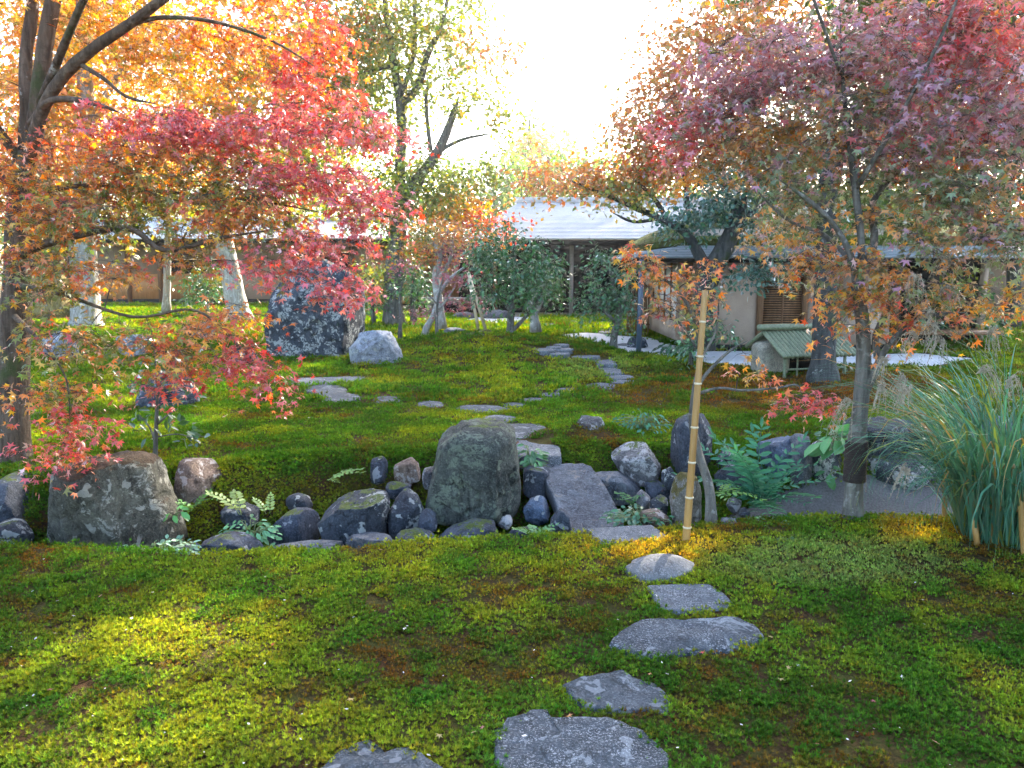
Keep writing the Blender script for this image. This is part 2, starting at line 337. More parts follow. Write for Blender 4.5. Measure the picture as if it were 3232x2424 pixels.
# soil and low moss of the ground sheet
n = N('ground'); p = n.pos(); a = n.noise(p, 1.3, 6, 0.65); b = n.noise(p, 45, 5, 0.75); c = n.noise(p, 7, 5, 0.7)
g1 = n.ramp(a, [(0.36, (0.045, 0.085, 0.012)), (0.5, (0.075, 0.12, 0.016)), (0.64, (0.12, 0.145, 0.022))])
g2 = n.ramp(b, [(0.4, (0.04, 0.022, 0.010)), (0.62, (0.11, 0.06, 0.025))])
MATS['ground'] = n.bsdf(n.mix(n.ramp(c, [(0.40, 0.0), (0.66, 0.5)]), g2, g1), 0.97, n.bump(n.math('ADD', b, c), 0.03), 0.1)
def mat_tuft():
    m = MATS['leaf_tuft']; t = m.node_tree; src = [x for x in t.nodes if x.type == 'ATTRIBUTE'][0]; a = t.nodes.new('ShaderNodeAttribute'); a.attribute_type = 'INSTANCER'; a.attribute_name = 'mcol'
    mx = t.nodes.new('ShaderNodeMix'); mx.data_type = 'RGBA'; mx.blend_type = 'MULTIPLY'; mx.inputs[0].default_value = 1.0; outs = [l.to_socket for l in src.outputs['Color'].links]
    t.links.new(src.outputs['Color'], mx.inputs[6]); t.links.new(a.outputs['Color'], mx.inputs[7])
    for s_ in outs: t.links.new(mx.outputs[2], s_)
mat_tuft()
M = MATS
# ------------------------------------------------------------------ ground sheet
def axis(a, b, fine0, fine1, step, grow=1.12):
    v = list(np.arange(fine0, fine1+1e-6, step)); s = step
    while v[-1] < b: s *= grow; v.append(v[-1]+s)
    s = step
    while v[0] > a: s *= grow; v.insert(0, v[0]-s)
    return np.array(v)
gx = axis(-400, 400, -5, 5, 0.085, 1.14); gy = axis(-60, 500, 3.9, 7.0, 0.05, 1.05)
GX, GY = np.meshgrid(gx, gy); GZ = height(GX, GY)
nx, ny = len(gx), len(gy); ii = np.arange(ny-1)[:, None]*nx+np.arange(nx-1)[None]
b = MB(); b.add(np.stack([GX, GY, GZ], -1), Q=np.stack([ii, ii+1, ii+nx+1, ii+nx], -1).reshape(-1, 4))
tag(b.obj('ground', M['ground'], smooth=True), 'gently rolling garden ground of soil under moss', kind='structure')

def inside(poly, x, y):
    poly = np.asarray(poly, float); r = np.zeros(x.shape, bool); j = len(poly)-1
    for i in range(len(poly)):
        xi, yi = poly[i]; xj, yj = poly[j]
        r ^= ((yi > y) != (yj > y)) & (x < (xj-xi)*(y-yi)/(yj-yi+1e-12)+xi); j = i
    return r
BARE = []          # outlines where no moss grows
def dense(poly, step, jit=0.0, seed=0):
    poly = [np.array(tuple(q)[:2], float) for q in poly]; out = []
    for i in range(len(poly)):
        a, c = poly[i], poly[(i+1) % len(poly)]; k = max(1, int(np.linalg.norm(c-a)/step))
        for t in range(k): out.append(a+(c-a)*t/k)
    out = np.array(out)
    if jit:
        nn = np.roll(out, -1, 0)-np.roll(out, 1, 0); nn = np.stack([-nn[:, 1], nn[:, 0]], 1); nn /= np.linalg.norm(nn, axis=1)[:, None]+1e-9
        out = out+nn*((fbm2(out[:, 0]*6/step*0.06, out[:, 1]*6/step*0.06, 3, seed)-0.5)*2*jit)[:, None]
    return out
def sheet(name, label, poly, mat, dz, step, jit, bare=True):
    o = dense(poly, step, jit, 3); lo, hi = o.min(0), o.max(0)
    xs, ys = np.meshgrid(np.arange(lo[0], hi[0], step), np.arange(lo[1], hi[1], step)); xs = xs.ravel(); ys = ys.ravel()
    k = inside(o, xs, ys); pts = np.vstack([o, np.stack([xs[k], ys[k]], 1)])
    cd = geometry.delaunay_2d_cdt([Vector(q) for q in pts], [], [list(range(len(o)))], 1, 1e-5)
    v = np.array([tuple(q) for q in cd[0]]); f = [t for t in cd[2] if len(t) == 3]
    m = MB(); m.add(np.column_stack([v, height(v[:, 0], v[:, 1])+dz]), T=f)
    if bare: BARE.append(o)
    return tag(m.obj(name, M[mat], smooth=True), label, kind='structure')
sheet('stream_bed', 'dark gravel floor of the dry stream', [(1.45, 5.02), (2.2, 5.08), (3.0, 5.12), (4.2, 5.2), (6.5, 5.4), (6.5, 6.1), (4.2, 5.95), (3.2, 5.9), (2.5, 5.85), (1.9, 5.7), (1.5, 5.4)], 'gravel_dark', 0.012, 0.12, 0.05)
gp = [G(*q) for q in [(1772, 1060), (1850, 1052), (1960, 1062), (2040, 1066), (2200, 1112), (2900, 1118), (3100, 1135), (2950, 1158), (2620, 1160), (2250, 1152), (2160, 1125), (2060, 1122), (1960, 1112), (1900, 1090), (1815, 1076)]]
sheet('gravel_path', 'white gravel path curving round the tea house', gp, 'gravel_white', 0.015, 0.25, 0.08)
gp = [G(*q) for q in [(1440, 1016), (1500, 1003), (1600, 1000), (1680, 1004), (1690, 1018), (1560, 1022)]]
sheet('gravel_patch', 'small white gravel patch before the hall', gp, 'gravel_white', 0.012, 0.3, 0.1)
sheet('earth_path', 'bare packed earth strip along the hall', [(-3.5, 24.6), (14, 24.2), (14, 31), (-3.5, 31)], 'earth', 0.012, 0.5, 0.1)
sheet('earth_strip', 'bare earth strip before the low plastered wing', [(-16, 26.5), (-3.8, 26.2), (-3.8, 31), (-16, 31)], 'earth', 0.012, 0.6, 0.1)

# ------------------------------------------------------------------ stepping stones
def el(u0, u1, v0, v1, k=14, pw=2.4, seed=0):
    t = np.linspace(0, 2*np.pi, k, endpoint=False); c, s = np.cos(t), np.sin(t); rs = np.random.default_rng(seed)
    j = 1+rs.normal(0, 0.035, k)
    return [((u0+u1)/2+(u1-u0)/2*math.copysign(abs(a)**(2/pw), a)*q, (v0+v1)/2+(v1-v0)/2*math.copysign(abs(b_)**(2/pw), b_)*q) for a, b_, q in zip(c, s, j)]
def step_stone(poly, label, mat='stone_step', h=0.03, dome=0.0, rough=0.012, seed=0, group='stepping stones set in the moss'):
    cu = sum(q[0] for q in poly)/len(poly); cv = sum(q[1] for q in poly)/len(poly)
    g = G(cu, min(cv, 2424) if cv < 2424 else cv); z = g.z+h
    pw = [PZ(u, v, z) for u, v in poly]; size = max((a-b_).length for a in pw for b_ in pw)
    o = dense(pw, size/30, size*0.02, seed); c = o.mean(0); BARE.append(c+(o-c)*0.945)
    rings = [(1.02, -0.10), (1.01, -0.02), (0.985, -0.004), (0.95, 0.0), (0.85, 0.0), (0.7, 0), (0.52, 0), (0.34, 0), (0.16, 0)]
    k = len(o); V = []
    for s_, dz in rings:
        q = c+(o-c)*s_; zz = np.full(k, z+dz)
        if dz >= -0.004:
            zz = zz+dome*(1-min(1, s_)**2)+rough*2*(fbm2(q[:, 0]*9, q[:, 1]*9, 4, seed)-0.5)+rough*1.5*(fbm2(q[:, 0]*3, q[:, 1]*3, 2, seed+4)-0.5)
        V.append(np.column_stack([q, zz]))
    V.append(np.array([[c[0], c[1], z+dome]])); n_ = len(rings); i = np.arange(n_-1)[:, None]*k; j = np.arange(k)[None]; j2 = (j+1) % k
    m = MB(); jj = np.arange(k)
    m.add(np.vstack(V), Q=np.stack([i+j, i+j2, i+k+j2, i+k+j], -1).reshape(-1, 4), T=np.stack([(n_-1)*k+jj, (n_-1)*k+(jj+1) % k, np.full(k, n_*k)], 1))
    return tag(m.obj('stepping_stone', M[mat], smooth=True, loc=(c[0], c[1], g.z)), label, 'stepping stone', group)
ST = [
 ([(1000,2424),(1060,2375),(1120,2340),(1165,2326),(1205,2345),(1215,2368),(1260,2348),(1310,2362),(1350,2395),(1420,2440),(1430,2520),(1150,2560),(980,2500)], 'jagged dark stone at the bottom edge with a notched far rim', 'stone_step', .022, 0, .03),
 ([(1558,2290),(1600,2265),(1680,2240),(1725,2234),(1735,2256),(1850,2262),(1960,2272),(2030,2300),(2080,2340),(2112,2380),(2110,2460),(2080,2540),(1850,2570),(1600,2540),(1565,2440)], 'largest speckled stepping stone cut by the bottom edge', 'stone_speckled', .022, 0, .022),
 ([(1775,2160),(1830,2135),(1920,2122),(1965,2112),(2010,2135),(2070,2150),(2110,2185),(2118,2215),(2100,2250),(2040,2235),(1930,2238),(1850,2225),(1800,2195)], 'angular lichen-blotched stepping stone, second from the bottom edge', 'stone_step', .022, 0, .014),
 ([(1918,2035),(1960,1990),(2020,1955),(2080,1947),(2160,1957),(2330,1948),(2380,1972),(2415,2005),(2380,2030),(2300,2048),(2200,2056),(2060,2075),(2000,2060)], 'wide oval slate stepping stone with wavy far edge', 'stone_speckled', .022, 0.01, .016),
 ([(2042,1845),(2140,1841),(2240,1842),(2290,1875),(2318,1905),(2270,1922),(2150,1928),(2085,1922)], 'flat five-sided stepping stone just nearer than the domed one', 'stone_granite', .014, 0, .006),
 (el(1974,2192,1752,1824,22,2.0), 'smooth domed round stone in a patch of sunlight', 'stone_round', .025, .055, .003),
 ([(1852,1668),(1960,1660),(2060,1655),(2108,1692),(2080,1705),(1980,1708),(1890,1718)], 'speckled granite landing slab at the foot of the tilted slab', 'stone_granite', .014, 0, .006),
 ([(1628,1388),(1735,1388),(1768,1412),(1770,1440),(1640,1440),(1610,1415)], 'speckled granite step beside the tall barrel-shaped boulder', 'stone_granite', .014, 0, .004),
 ([(1570,1345),(1600,1336),(1700,1335),(1732,1350),(1755,1367),(1700,1380),(1640,1384),(1590,1380)], 'broad dark flagstone behind the barrel-shaped boulder', 'stone_step', .014, 0, .006),
 (el(1518,1636,1309,1334,14,2.2,2), 'dark oval stone where the path meets the boulder', 'stone_step', .014, .01, .004),
 (el(1430,1606,1277,1304,14,2.1,3), 'long pale stone at the fork of the stepping path', 'stone_step', .014, .01, .006),
 (el(1313,1402,1265,1286,12,2.1,4), 'small oval stone, first on the branch towards the grey rock', 'stone_step', .014, .01, .004),
 (el(1174,1272,1250,1273,12,2.1,5), 'oval stone, second on the branch towards the grey rock', 'stone_step', .014, .01, .004),
 (el(1010,1140,1237,1268,14,2.1,6), 'large round dark stone near the long straight slab', 'stone_step', .014, .01, .004),
 (el(962,1097,1213,1244,14,2.1,7), 'round dark stone tucked behind the larger round one', 'stone_step', .014, .01, .004),
 ([(897,1194),(1000,1190),(1150,1187),(1156,1205),(1100,1210),(950,1214),(893,1214)], 'long straight granite slab below the white pointed rock', 'stone_granite', .014, 0, .004),
 (el(1587,1662,1270,1286,12,2.1,8), 'small pale stone right after the fork, towards the tea house', 'stone_step', .014, .005, .004),
 (el(1636,1742,1254,1270,12,2.1,9), 'flat stone, second after the fork towards the tea house', 'stone_step', .014, .005, .004),
 (el(1699,1792,1238,1251,12,2.1,10), 'flat stone, third after the fork towards the tea house', 'stone_step', .014, .005, .004),
 (el(1752,1832,1223,1239,12,2.1,11), 'flat stone, fourth after the fork towards the tea house', 'stone_step', .014, .005, .004),
 (el(1843,1947,1208,1227,12,2.1,12), 'wavy pale stone where the path bends to the tea house', 'stone_step', .014, .005, .006),
 (el(1928,2010,1199,1208,10,2.4,13), 'thin sliver of stone below the light round one', 'stone_granite', .014, 0, .004),
 (el(1920,2004,1182,1197,12,2.1,14), 'light round stone below the square granite pavers', 'stone_granite', .014, 0, .004),
 ([(1873,1152),(1945,1152),(1970,1178),(1910,1180)], 'nearer of the two square cut granite pavers', 'stone_granite', .014, 0, .003),
 ([(1870,1132),(1935,1131),(1948,1149),(1885,1150)], 'farther of the two square cut granite pavers', 'stone_granite', .014, 0, .003),
 (el(1804,1897,1120,1129,10,2.4,15), 'flat pale stone just beyond the square pavers', 'stone_granite', .014, 0, .004),
 (el(1730,1800,1108,1119,10,2.1,16), 'pale stone, nearest of the cluster by the moss mound', 'stone_granite', .014, 0, .004),
 (el(1682,1752,1098,1107,10,2.1,17), 'pale stone at the left of the cluster by the moss mound', 'stone_granite', .014, 0, .004),
 (el(1752,1812,1097,1106,10,2.1,18), 'pale stone at the right of the cluster by the moss mound', 'stone_granite', .014, 0, .004),
 (el(1722,1772,1091,1097,10,2.1,19), 'small pale stone topmost in the cluster by the mound', 'stone_granite', .014, 0, .004),
 (el(1745,1797,1084,1090,10,2.1,20), 'pale stone entering the edge of the white gravel', 'stone_granite', .014, 0, .004),
 (el(1880,1945,1044,1051,10,2.1,21), 'flat stone at the far rim of the white gravel', 'stone_granite', .014, 0, .004),
 (el(1930,1990,1040,1046,10,2.1,22), 'pale stone in the gravel near the brushwood fence', 'stone_granite', .014, 0, .004),
 (el(1945,1998,1083,1094,10,2.1,23), 'grey stone in the gravel beside the evergreen trunk', 'stone_step', .022, .02, .004),
 (el(1690,1755,1019,1027,10,2.1,24), 'flat grey stone beyond the camellia in the moss', 'stone_step', .014, 0, .004),
]
for k, t in enumerate(ST): step_stone(t[0], t[1], t[2], t[3], t[4], t[5], seed=k*3)

# ------------------------------------------------------------------ rocks
def ico(sub):
    import bmesh
    bm = bmesh.new(); bmesh.ops.create_icosphere(bm, subdivisions=sub, radius=1.0)
    V = np.array([v.co[:] for v in bm.verts]); F = np.array([[v.index for v in f.verts] for f in bm.faces]); bm.free(); return V, F
ICO = {k: ico(k) for k in (3, 4, 5)}
def rock(label, poly, y, thick, mat, name='boulder', amp=0.08, box=2.6, sub=4, seed=0, group=None, fs=1.0, crag=0.5, facets=12):
    pu = np.array(poly, float); c = (pu.min(0)+pu.max(0))/2
    th = np.linspace(-np.pi, np.pi, 181); rr = np.zeros(181)
    for k, a in enumerate(th):
        d = np.array([math.cos(a), math.sin(a)]); best = 1.0
        for i in range(len(pu)):
            p, q = pu[i]-c, pu[(i+1) % len(pu)]-c; e = q-p; den = d[0]*e[1]-d[1]*e[0]
            if abs(den) < 1e-9: continue
            t = (p[0]*e[1]-p[1]*e[0])/den; s_ = (p[0]*d[1]-p[1]*d[0])/den
            if t > 0 and -1e-6 <= s_ <= 1+1e-6: best = max(best, t)
        rr[k] = best
    V, F = ICO[sub]; a, bdep, cc = V[:, 0], V[:, 1], V[:, 2]
    rho = np.sqrt(a*a+cc*cc); phi = np.arctan2(-cc, a); r = np.interp(phi, th, rr)
    rho2 = np.clip(rho, 0, 1)
    dep = np.sign(bdep)*(1-rho2**box)**(1/box)
    ctr = P(c[0], c[1], y); mpx = np.linalg.norm(np.array(P(c[0]+100, c[1], y)-ctr))/100
    mpz = (P(c[0], c[1]-100, y)-ctr).z/100
    W_ = np.column_stack([ctr.x+rho2*np.cos(phi)*r*mpx, y+dep*thick, ctr.z-rho2*np.sin(phi)*r*mpz])
    nrm = W_-np.array(ctr); nrm /= np.linalg.norm(nrm, axis=1)[:, None]
    size = min(np.ptp(W_[:, 0]), np.ptp(W_[:, 2])); f = fs*2.6/size
    q = W_*f+seed*3.7
    d1 = fbm3(q, 4, seed)-0.5; d2 = np.abs(fbm3(q*1.6+9, 4, seed+5)-0.5)*-2+0.35
    W_ = W_+nrm*(size*amp*(d1*1.6*(1-crag)+d2*1.2*crag+(fbm3(q*4, 3, seed+2)-0.5)*0.45))[:, None]
    rs_ = np.random.default_rng(seed+900); hx = np.array([np.ptp(W_[:, 0])/2, thick, np.ptp(W_[:, 2])/2]); qn = (W_-np.array(ctr))/hx
    for _ in range(facets):
        nv = rs_.normal(0, 1, 3); nv[1] = -abs(nv[1]) if rs_.random() < .7 else nv[1]; nv[2] = max(nv[2], -.1); nv /= np.linalg.norm(nv); pr = qn@nv; lim = pr.max()*rs_.uniform(.58, .9); ex = np.maximum(0, pr-lim); qn = qn-nv*(ex*.97)[:, None]
    for i_ in (0, 2): lo_, hi_ = qn[:, i_].min(), qn[:, i_].max(); qn[:, i_] = (qn[:, i_]-lo_)/(hi_-lo_)*2-1
    W_ = np.array(ctr)+qn*hx; cr = np.abs(fbm3(W_*f*1.1+20, 3, seed+8)-.5); W_ = W_+nrm*(size*(.016*(fbm3(W_*f*7, 3, seed+3)-.5)*2-.05*np.clip(1-cr/.022, 0, 1)))[:, None]
    base = (ctr.x, y, float(W_[:, 2].min()))
    m = MB(); m.add(W_, T=F); o = m.obj(name, M[mat], smooth=True, loc=base)
    return tag(o, label, 'rock', group)
GE = 'rocks edging the dry stream'; GW = 'rocks of the low wall on the far stream bank'; GM = 'rocks standing in the mossy garden'
RK = [
 ('big lichen-streaked boulder with brown moss cap by the maple trunk', [(100,1740),(115,1620),(120,1540),(150,1500),(240,1465),(330,1450),(420,1443),(470,1470),(500,1560),(530,1660),(548,1740),(320,1760)], 5.15, .42, 'rock_mossy', .06, 3.4, 5, GE),
 ('dark upright rock squeezed between frame edge and big boulder', [(-60,1720),(-50,1540),(0,1505),(60,1512),(118,1530),(122,1640),(110,1720)], 5.35, .35, 'rock_dark', .07, 3.0, 4, GE),
 ('small grey rock at the left frame edge before the dark one', [(-40,1730),(-30,1680),(10,1648),(50,1660),(92,1710),(85,1735)], 4.95, .16, 'rock_lichen', .08, 2.4, 4, GE),
 ('brownish block-shaped rock set in the moss bank', [(555,1470),(580,1455),(680,1458),(690,1500),(688,1580),(650,1610),(580,1590),(562,1530)], 5.75, .22, 'rock_brown', .05, 4.0, 4, GE),
 ('dark rock covered in white lichen blotches', [(1010,1720),(1015,1640),(1040,1600),(1090,1575),(1150,1563),(1210,1580),(1226,1640),(1220,1720),(1110,1740)], 5.2, .28, 'rock_lichen', .06, 3.0, 5, GE),
 ('leaning pointed rock with a pale face', [(1222,1690),(1235,1640),(1262,1590),(1290,1555),(1320,1580),(1340,1640),(1330,1690),(1280,1705)], 5.3, .2, 'rock_lichen', .07, 2.6, 4, GE),
 ('rounded bluish grey rock left of the lichen rock', [(840,1690),(860,1640),(900,1615),(950,1610),(990,1630),(1000,1680),(985,1725),(880,1730)], 5.3, .22, 'rock_dark', .05, 2.6, 4, GE),
 ('tall barrel-shaped boulder standing in the middle of the stream', [(1345,1600),(1352,1560),(1380,1440),(1395,1365),(1425,1340),(1500,1330),(1590,1335),(1625,1360),(1635,1450),(1645,1540),(1640,1600),(1600,1640),(1480,1655),(1380,1640)], 5.6, .36, 'rock_boulder', .03, 2.9, 5, GE),
 ('dark angular rock wedged behind the tilted slab', [(1650,1560),(1655,1500),(1690,1470),(1730,1475),(1745,1560),(1700,1590)], 5.85, .18, 'rock_dark', .1, 2.8, 4, GE),
 ('small blue rock under the tilted slab', [(1650,1610),(1672,1580),(1700,1568),(1730,1585),(1737,1630),(1700,1658),(1660,1645)], 5.45, .12, 'rock_blue', .07, 2.5, 4, GE),
 ('long flat-topped grey rock behind the tilted slab', [(1865,1500),(1900,1496),(1990,1497),(2025,1520),(2030,1560),(1980,1585),(1910,1590),(1880,1560)], 5.85, .2, 'rock_slab', .05, 3.2, 4, GE),
 ('large pale-topped dark rock with quartz streaks', [(1930,1412),(1960,1412),(1990,1402),(2040,1405),(2075,1440),(2088,1480),(2075,1530),(2000,1525),(1960,1480)], 6.1, .26, 'rock_pale', .05, 2.6, 5, GE),
 ('tall upright dark rock behind the bamboo pole', [(2130,1500),(2135,1390),(2155,1325),(2190,1306),(2230,1308),(2255,1350),(2257,1440),(2245,1520),(2180,1540)], 6.0, .2, 'rock_dark', .05, 3.0, 5, GE),
 ('stubby rock with a brown moss cap beside the bamboo pole', [(2115,1560),(2122,1515),(2150,1495),(2190,1500),(2212,1550),(2222,1640),(2210,1670),(2130,1670)], 5.1, .14, 'rock_mosstop', .05, 2.9, 4, GE),
 ('cube-shaped whitish rock alone on the moss', [(1820,1395),(1822,1345),(1840,1316),(1870,1320),(1915,1320),(1922,1370),(1915,1410),(1850,1412)], 6.7, .16, 'rock_pale', .1, 3.4, 4, GM),
 ('small rough grey rock on the dark bank left of the brown one', [(1165,1500),(1178,1455),(1205,1443),(1222,1470),(1218,1520),(1180,1530)], 6.05, .09, 'rock_dark', .09, 2.4, 3, GE),
 ('small brown rock with pale faceted top', [(1240,1500),(1250,1465),(1275,1444),(1315,1460),(1325,1510),(1290,1530),(1250,1525)], 6.0, .11, 'rock_brown', .1, 2.6, 4, GE),
 ('small pale rock touching the barrel-shaped boulder', [(1330,1510),(1340,1480),(1370,1470),(1378,1510),(1365,1545),(1340,1540)], 5.9, .09, 'rock_pale', .07, 2.5, 3, GE),
 ('low dark flat rock at the foot of the barrel-shaped boulder', [(1380,1700),(1420,1670),(1500,1645),(1560,1650),(1580,1700),(1500,1725)], 5.05, .16, 'rock_dark', .06, 2.6, 4, GE),
 ('pebble-sized grey rock right of the low dark flat rock', [(1572,1660),(1580,1635),(1605,1625),(1618,1650),(1600,1672)], 5.2, .06, 'rock_pale', .06, 2.4, 3, GE),
 ('dark low rock beneath the small blue rock', [(1600,1700),(1620,1665),(1690,1660),(1730,1680),(1740,1710)], 5.0, .12, 'rock_dark', .08, 2.6, 3, GE),
 ('dark triangular rock poking over the moss edge', [(620,1750),(660,1715),(720,1690),(770,1695),(820,1735),(820,1765),(640,1765)], 4.75, .16, 'rock_dark', .06, 2.6, 4, GE),
 ('smooth low grey rock next to the pale shrub', [(540,1745),(560,1722),(600,1716),(630,1735),(625,1760)], 4.7, .1, 'rock_dark', .05, 2.4, 3, GE),
 ('long low slab lying along the moss edge', [(855,1745),(870,1722),(960,1715),(1060,1722),(1075,1745),(960,1765)], 4.8, .14, 'rock_slab', .05, 3.0, 4, GE),
 ('bluish pointed rock behind the pinnate-leaved plant', [(2400,1480),(2410,1400),(2435,1378),(2480,1400),(2530,1450),(2535,1540),(2420,1560)], 5.95, .2, 'rock_blue', .07, 2.6, 4, GW),
 ('grey pillar-like rock right of the pinnate-leaved plant', [(2475,1540),(2480,1410),(2510,1372),(2545,1375),(2565,1430),(2570,1580),(2500,1590)], 5.85, .16, 'rock_slab', .06, 3.0, 4, GW),
 ('dark mossy rock under the broad-leaved plant', [(2550,1560),(2555,1430),(2590,1395),(2650,1400),(2670,1480),(2665,1580)], 5.9, .2, 'rock_lichen', .08, 2.8, 4, GW),
 ('dark rock just behind the banded maple trunk', [(2655,1560),(2655,1400),(2665,1330),(2700,1300),(2735,1330),(2740,1450),(2735,1570)], 6.05, .2, 'rock_dark', .07, 2.8, 4, GW),
 ('large sloping dark rock right of the banded trunk', [(2722,1480),(2725,1345),(2770,1322),(2815,1345),(2835,1400),(2840,1470)], 6.15, .22, 'rock_dark', .07, 2.8, 4, GW),
 ('dark rock topmost behind the tall grass', [(2805,1420),(2812,1345),(2850,1330),(2890,1345),(2900,1430)], 6.4, .2, 'rock_dark', .07, 2.8, 4, GW),
 ('low dark rock at the base of the far stream wall', [(2720,1550),(2730,1470),(2800,1430),(2900,1440),(2960,1500),(2970,1560)], 6.0, .22, 'rock_lichen', .08, 2.8, 4, GW),
 ('dark rock of the wall mostly hidden by tall grass', [(2900,1520),(2905,1390),(2960,1350),(3040,1360),(3080,1430),(3080,1540)], 6.2, .25, 'rock_dark', .08, 2.8, 4, GW),
 ('rock of the far wall at the right frame edge', [(3080,1530),(3090,1370),(3150,1320),(3230,1340),(3290,1420),(3290,1540)], 6.3, .3, 'rock_blue', .08, 2.8, 4, GW),
 ('dark shaded rock low behind the pinnate-leaved plant', [(2250,1600),(2255,1500),(2300,1470),(2400,1480),(2440,1560),(2430,1630)], 5.85, .2, 'rock_dark', .08, 2.8, 4, GW),
 ('round grey cobble under the pinnate-leaved plant', [(2293,1600),(2300,1580),(2320,1572),(2342,1588),(2345,1612),(2315,1625)], 5.3, .06, 'rock_pale', .05, 2.4, 3, GE),
 ('small square grey cobble next to the round one', [(2333,1632),(2336,1608),(2362,1605),(2372,1630),(2350,1640)], 5.2, .05, 'rock_slab', .05, 3.0, 3, GE),
 ('small bluish cobble at the moss edge near the pole', [(2272,1655),(2285,1640),(2310,1634),(2330,1645),(2325,1662)], 4.9, .06, 'rock_slab', .05, 2.4, 3, GE),
 ('small white cobble below the long flat-topped rock', [(2010,1600),(2015,1560),(2035,1546),(2052,1565),(2055,1600),(2030,1612)], 5.5, .06, 'rock_pale', .05, 2.5, 3, GE),
 ('dark cobble with white spots near the mossy stub', [(2050,1615),(2060,1575),(2085,1566),(2105,1590),(2108,1630),(2070,1635)], 5.35, .08, 'rock_lichen', .06, 2.5, 3, GE),
 ('flat brownish rock behind the low shrub by the landing slab', [(2020,1660),(2040,1625),(2080,1612),(2110,1640),(2130,1670),(2070,1680)], 5.0, .1, 'rock_brown', .06, 2.6, 3, GE),
 ('giant dark standing stone blotched with white lichen', [(836,1135),(836,1000),(846,920),(880,850),(930,815),(985,820),(1070,870),(1122,950),(1136,1080),(1110,1140),(980,1150),(856,1150)], 12.9, .55, 'rock_lichen', .04, 3.2, 5, GM),
 ('pointed bluish white rock beside the giant standing stone', [(1103,1135),(1150,1085),(1165,1055),(1200,1042),(1240,1060),(1262,1100),(1278,1140),(1293,1155),(1240,1168),(1160,1160)], 11.9, .35, 'rock_white', .09, 2.4, 5, GM),
 ('dark pyramid-shaped rock behind the camellia sapling', [(420,1280),(450,1225),(470,1180),(520,1172),(565,1182),(600,1220),(628,1260),(622,1290),(520,1300)], 8.5, .3, 'rock_dark', .09, 2.5, 4, GM),
 ('white-topped rock beside the pale thick trunk', [(135,1115),(148,1060),(180,1045),(215,1055),(235,1100),(230,1130),(170,1130)], 12.5, .25, 'rock_white', .06, 2.6, 4, GM),
 ('sunlit pale rock left of the orange spray', [(360,1110),(375,1070),(420,1055),(455,1080),(470,1115),(420,1125)], 12.6, .25, 'rock_white', .07, 2.6, 4, GM),
 ('small grey rock left of the giant standing stone', [(730,1165),(738,1110),(765,1095),(800,1110),(815,1150),(800,1175)], 11.9, .2, 'rock_pale', .06, 2.6, 4, GM),
 ('low grey rock before the leaning pale trunk', [(585,1060),(595,1030),(630,1018),(665,1035),(672,1062),(630,1070)], 15.0, .25, 'rock_pale', .06, 2.6, 4, GM),
 ('mossy rock with white face on the moss mound', [(1438,1085),(1450,1062),(1490,1050),(1520,1042),(1545,1060),(1565,1085),(1530,1098),(1470,1098)], 13.2, .2, 'rock_mosstop', .08, 2.5, 4, GM),
 ('flat grey rock behind the moss mound', [(1395,1050),(1410,1036),(1450,1034),(1480,1045),(1475,1056)], 16.5, .2, 'rock_slab', .05, 2.6, 3, GM),
 ('shoe-step stone at the left end below the bench', [(1415,1008),(1425,990),(1470,984),(1500,995),(1502,1010)], 23.5, .4, 'rock_slab', .05, 3.0, 3, GM),
 ('shoe-step boulder before the dark hall opening', [(1510,1006),(1520,985),(1560,978),(1600,984),(1615,1006)], 23.8, .4, 'rock_slab', .05, 3.0, 3, GM),
 ('dark squared rock at the foot of the blue downpipe', [(1978,1097),(1980,1070),(2000,1063),(2040,1066),(2048,1092),(2020,1100)], 14.6, .2, 'rock_dark', .05, 3.2, 3, GM),
 ('squat dark stone between the block rock and the pale fern', [(690,1640),(705,1600),(750,1585),(800,1600),(815,1650),(760,1665)], 5.55, .16, 'rock_dark', .08, 2.6, 4, GE),
 ('small wedge of rock above the rounded bluish one', [(895,1600),(905,1575),(940,1560),(975,1575),(985,1605),(940,1615)], 5.6, .12, 'rock_lichen', .08, 2.6, 3, GE),
 ('little dark stone wedged left of the barrel-shaped boulder', [(1320,1660),(1325,1620),(1350,1605),(1375,1625),(1380,1670),(1345,1680)], 5.15, .1, 'rock_dark', .08, 2.6, 3, GE),
 ('low cracked stone before the lichen rock', [(1090,1730),(1110,1700),(1170,1690),(1230,1700),(1245,1730),(1160,1745)], 4.85, .14, 'rock_slab', .07, 2.8, 4, GE),
 ('flat stone between lichen rock and boulder at the moss edge', [(1240,1720),(1255,1690),(1310,1680),(1370,1690),(1380,1715),(1310,1730)], 4.9, .13, 'rock_dark', .07, 2.8, 4, GE),
 ('stone peeping out right of the small blue rock', [(1735,1690),(1740,1630),(1765,1605),(1795,1640),(1805,1690),(1770,1705)], 5.1, .1, 'rock_dark', .08, 2.6, 3, GE),
 ('dark stone half buried in the bank below the brown rock', [(1215,1560),(1225,1530),(1260,1520),(1295,1535),(1300,1565),(1255,1575)], 5.75, .1, 'rock_dark', .08, 2.6, 3, GE),
 ('stone beneath the pale-topped rock with quartz streaks', [(2040,1560),(2050,1530),(2085,1520),(2115,1540),(2118,1575),(2080,1580)], 5.8, .12, 'rock_dark', .08, 2.6, 3, GE),
 ('dark stone behind the mossy stub', [(2090,1530),(2095,1490),(2120,1475),(2140,1495),(2140,1540),(2115,1550)], 5.8, .1, 'rock_lichen', .08, 2.6, 3, GE),
 ('upright dark stone between tall rock and pinnate plant', [(2255,1560),(2258,1440),(2275,1405),(2310,1410),(2325,1470),(2330,1570)], 6.05, .16, 'rock_dark', .07, 2.8, 4, GW),
]
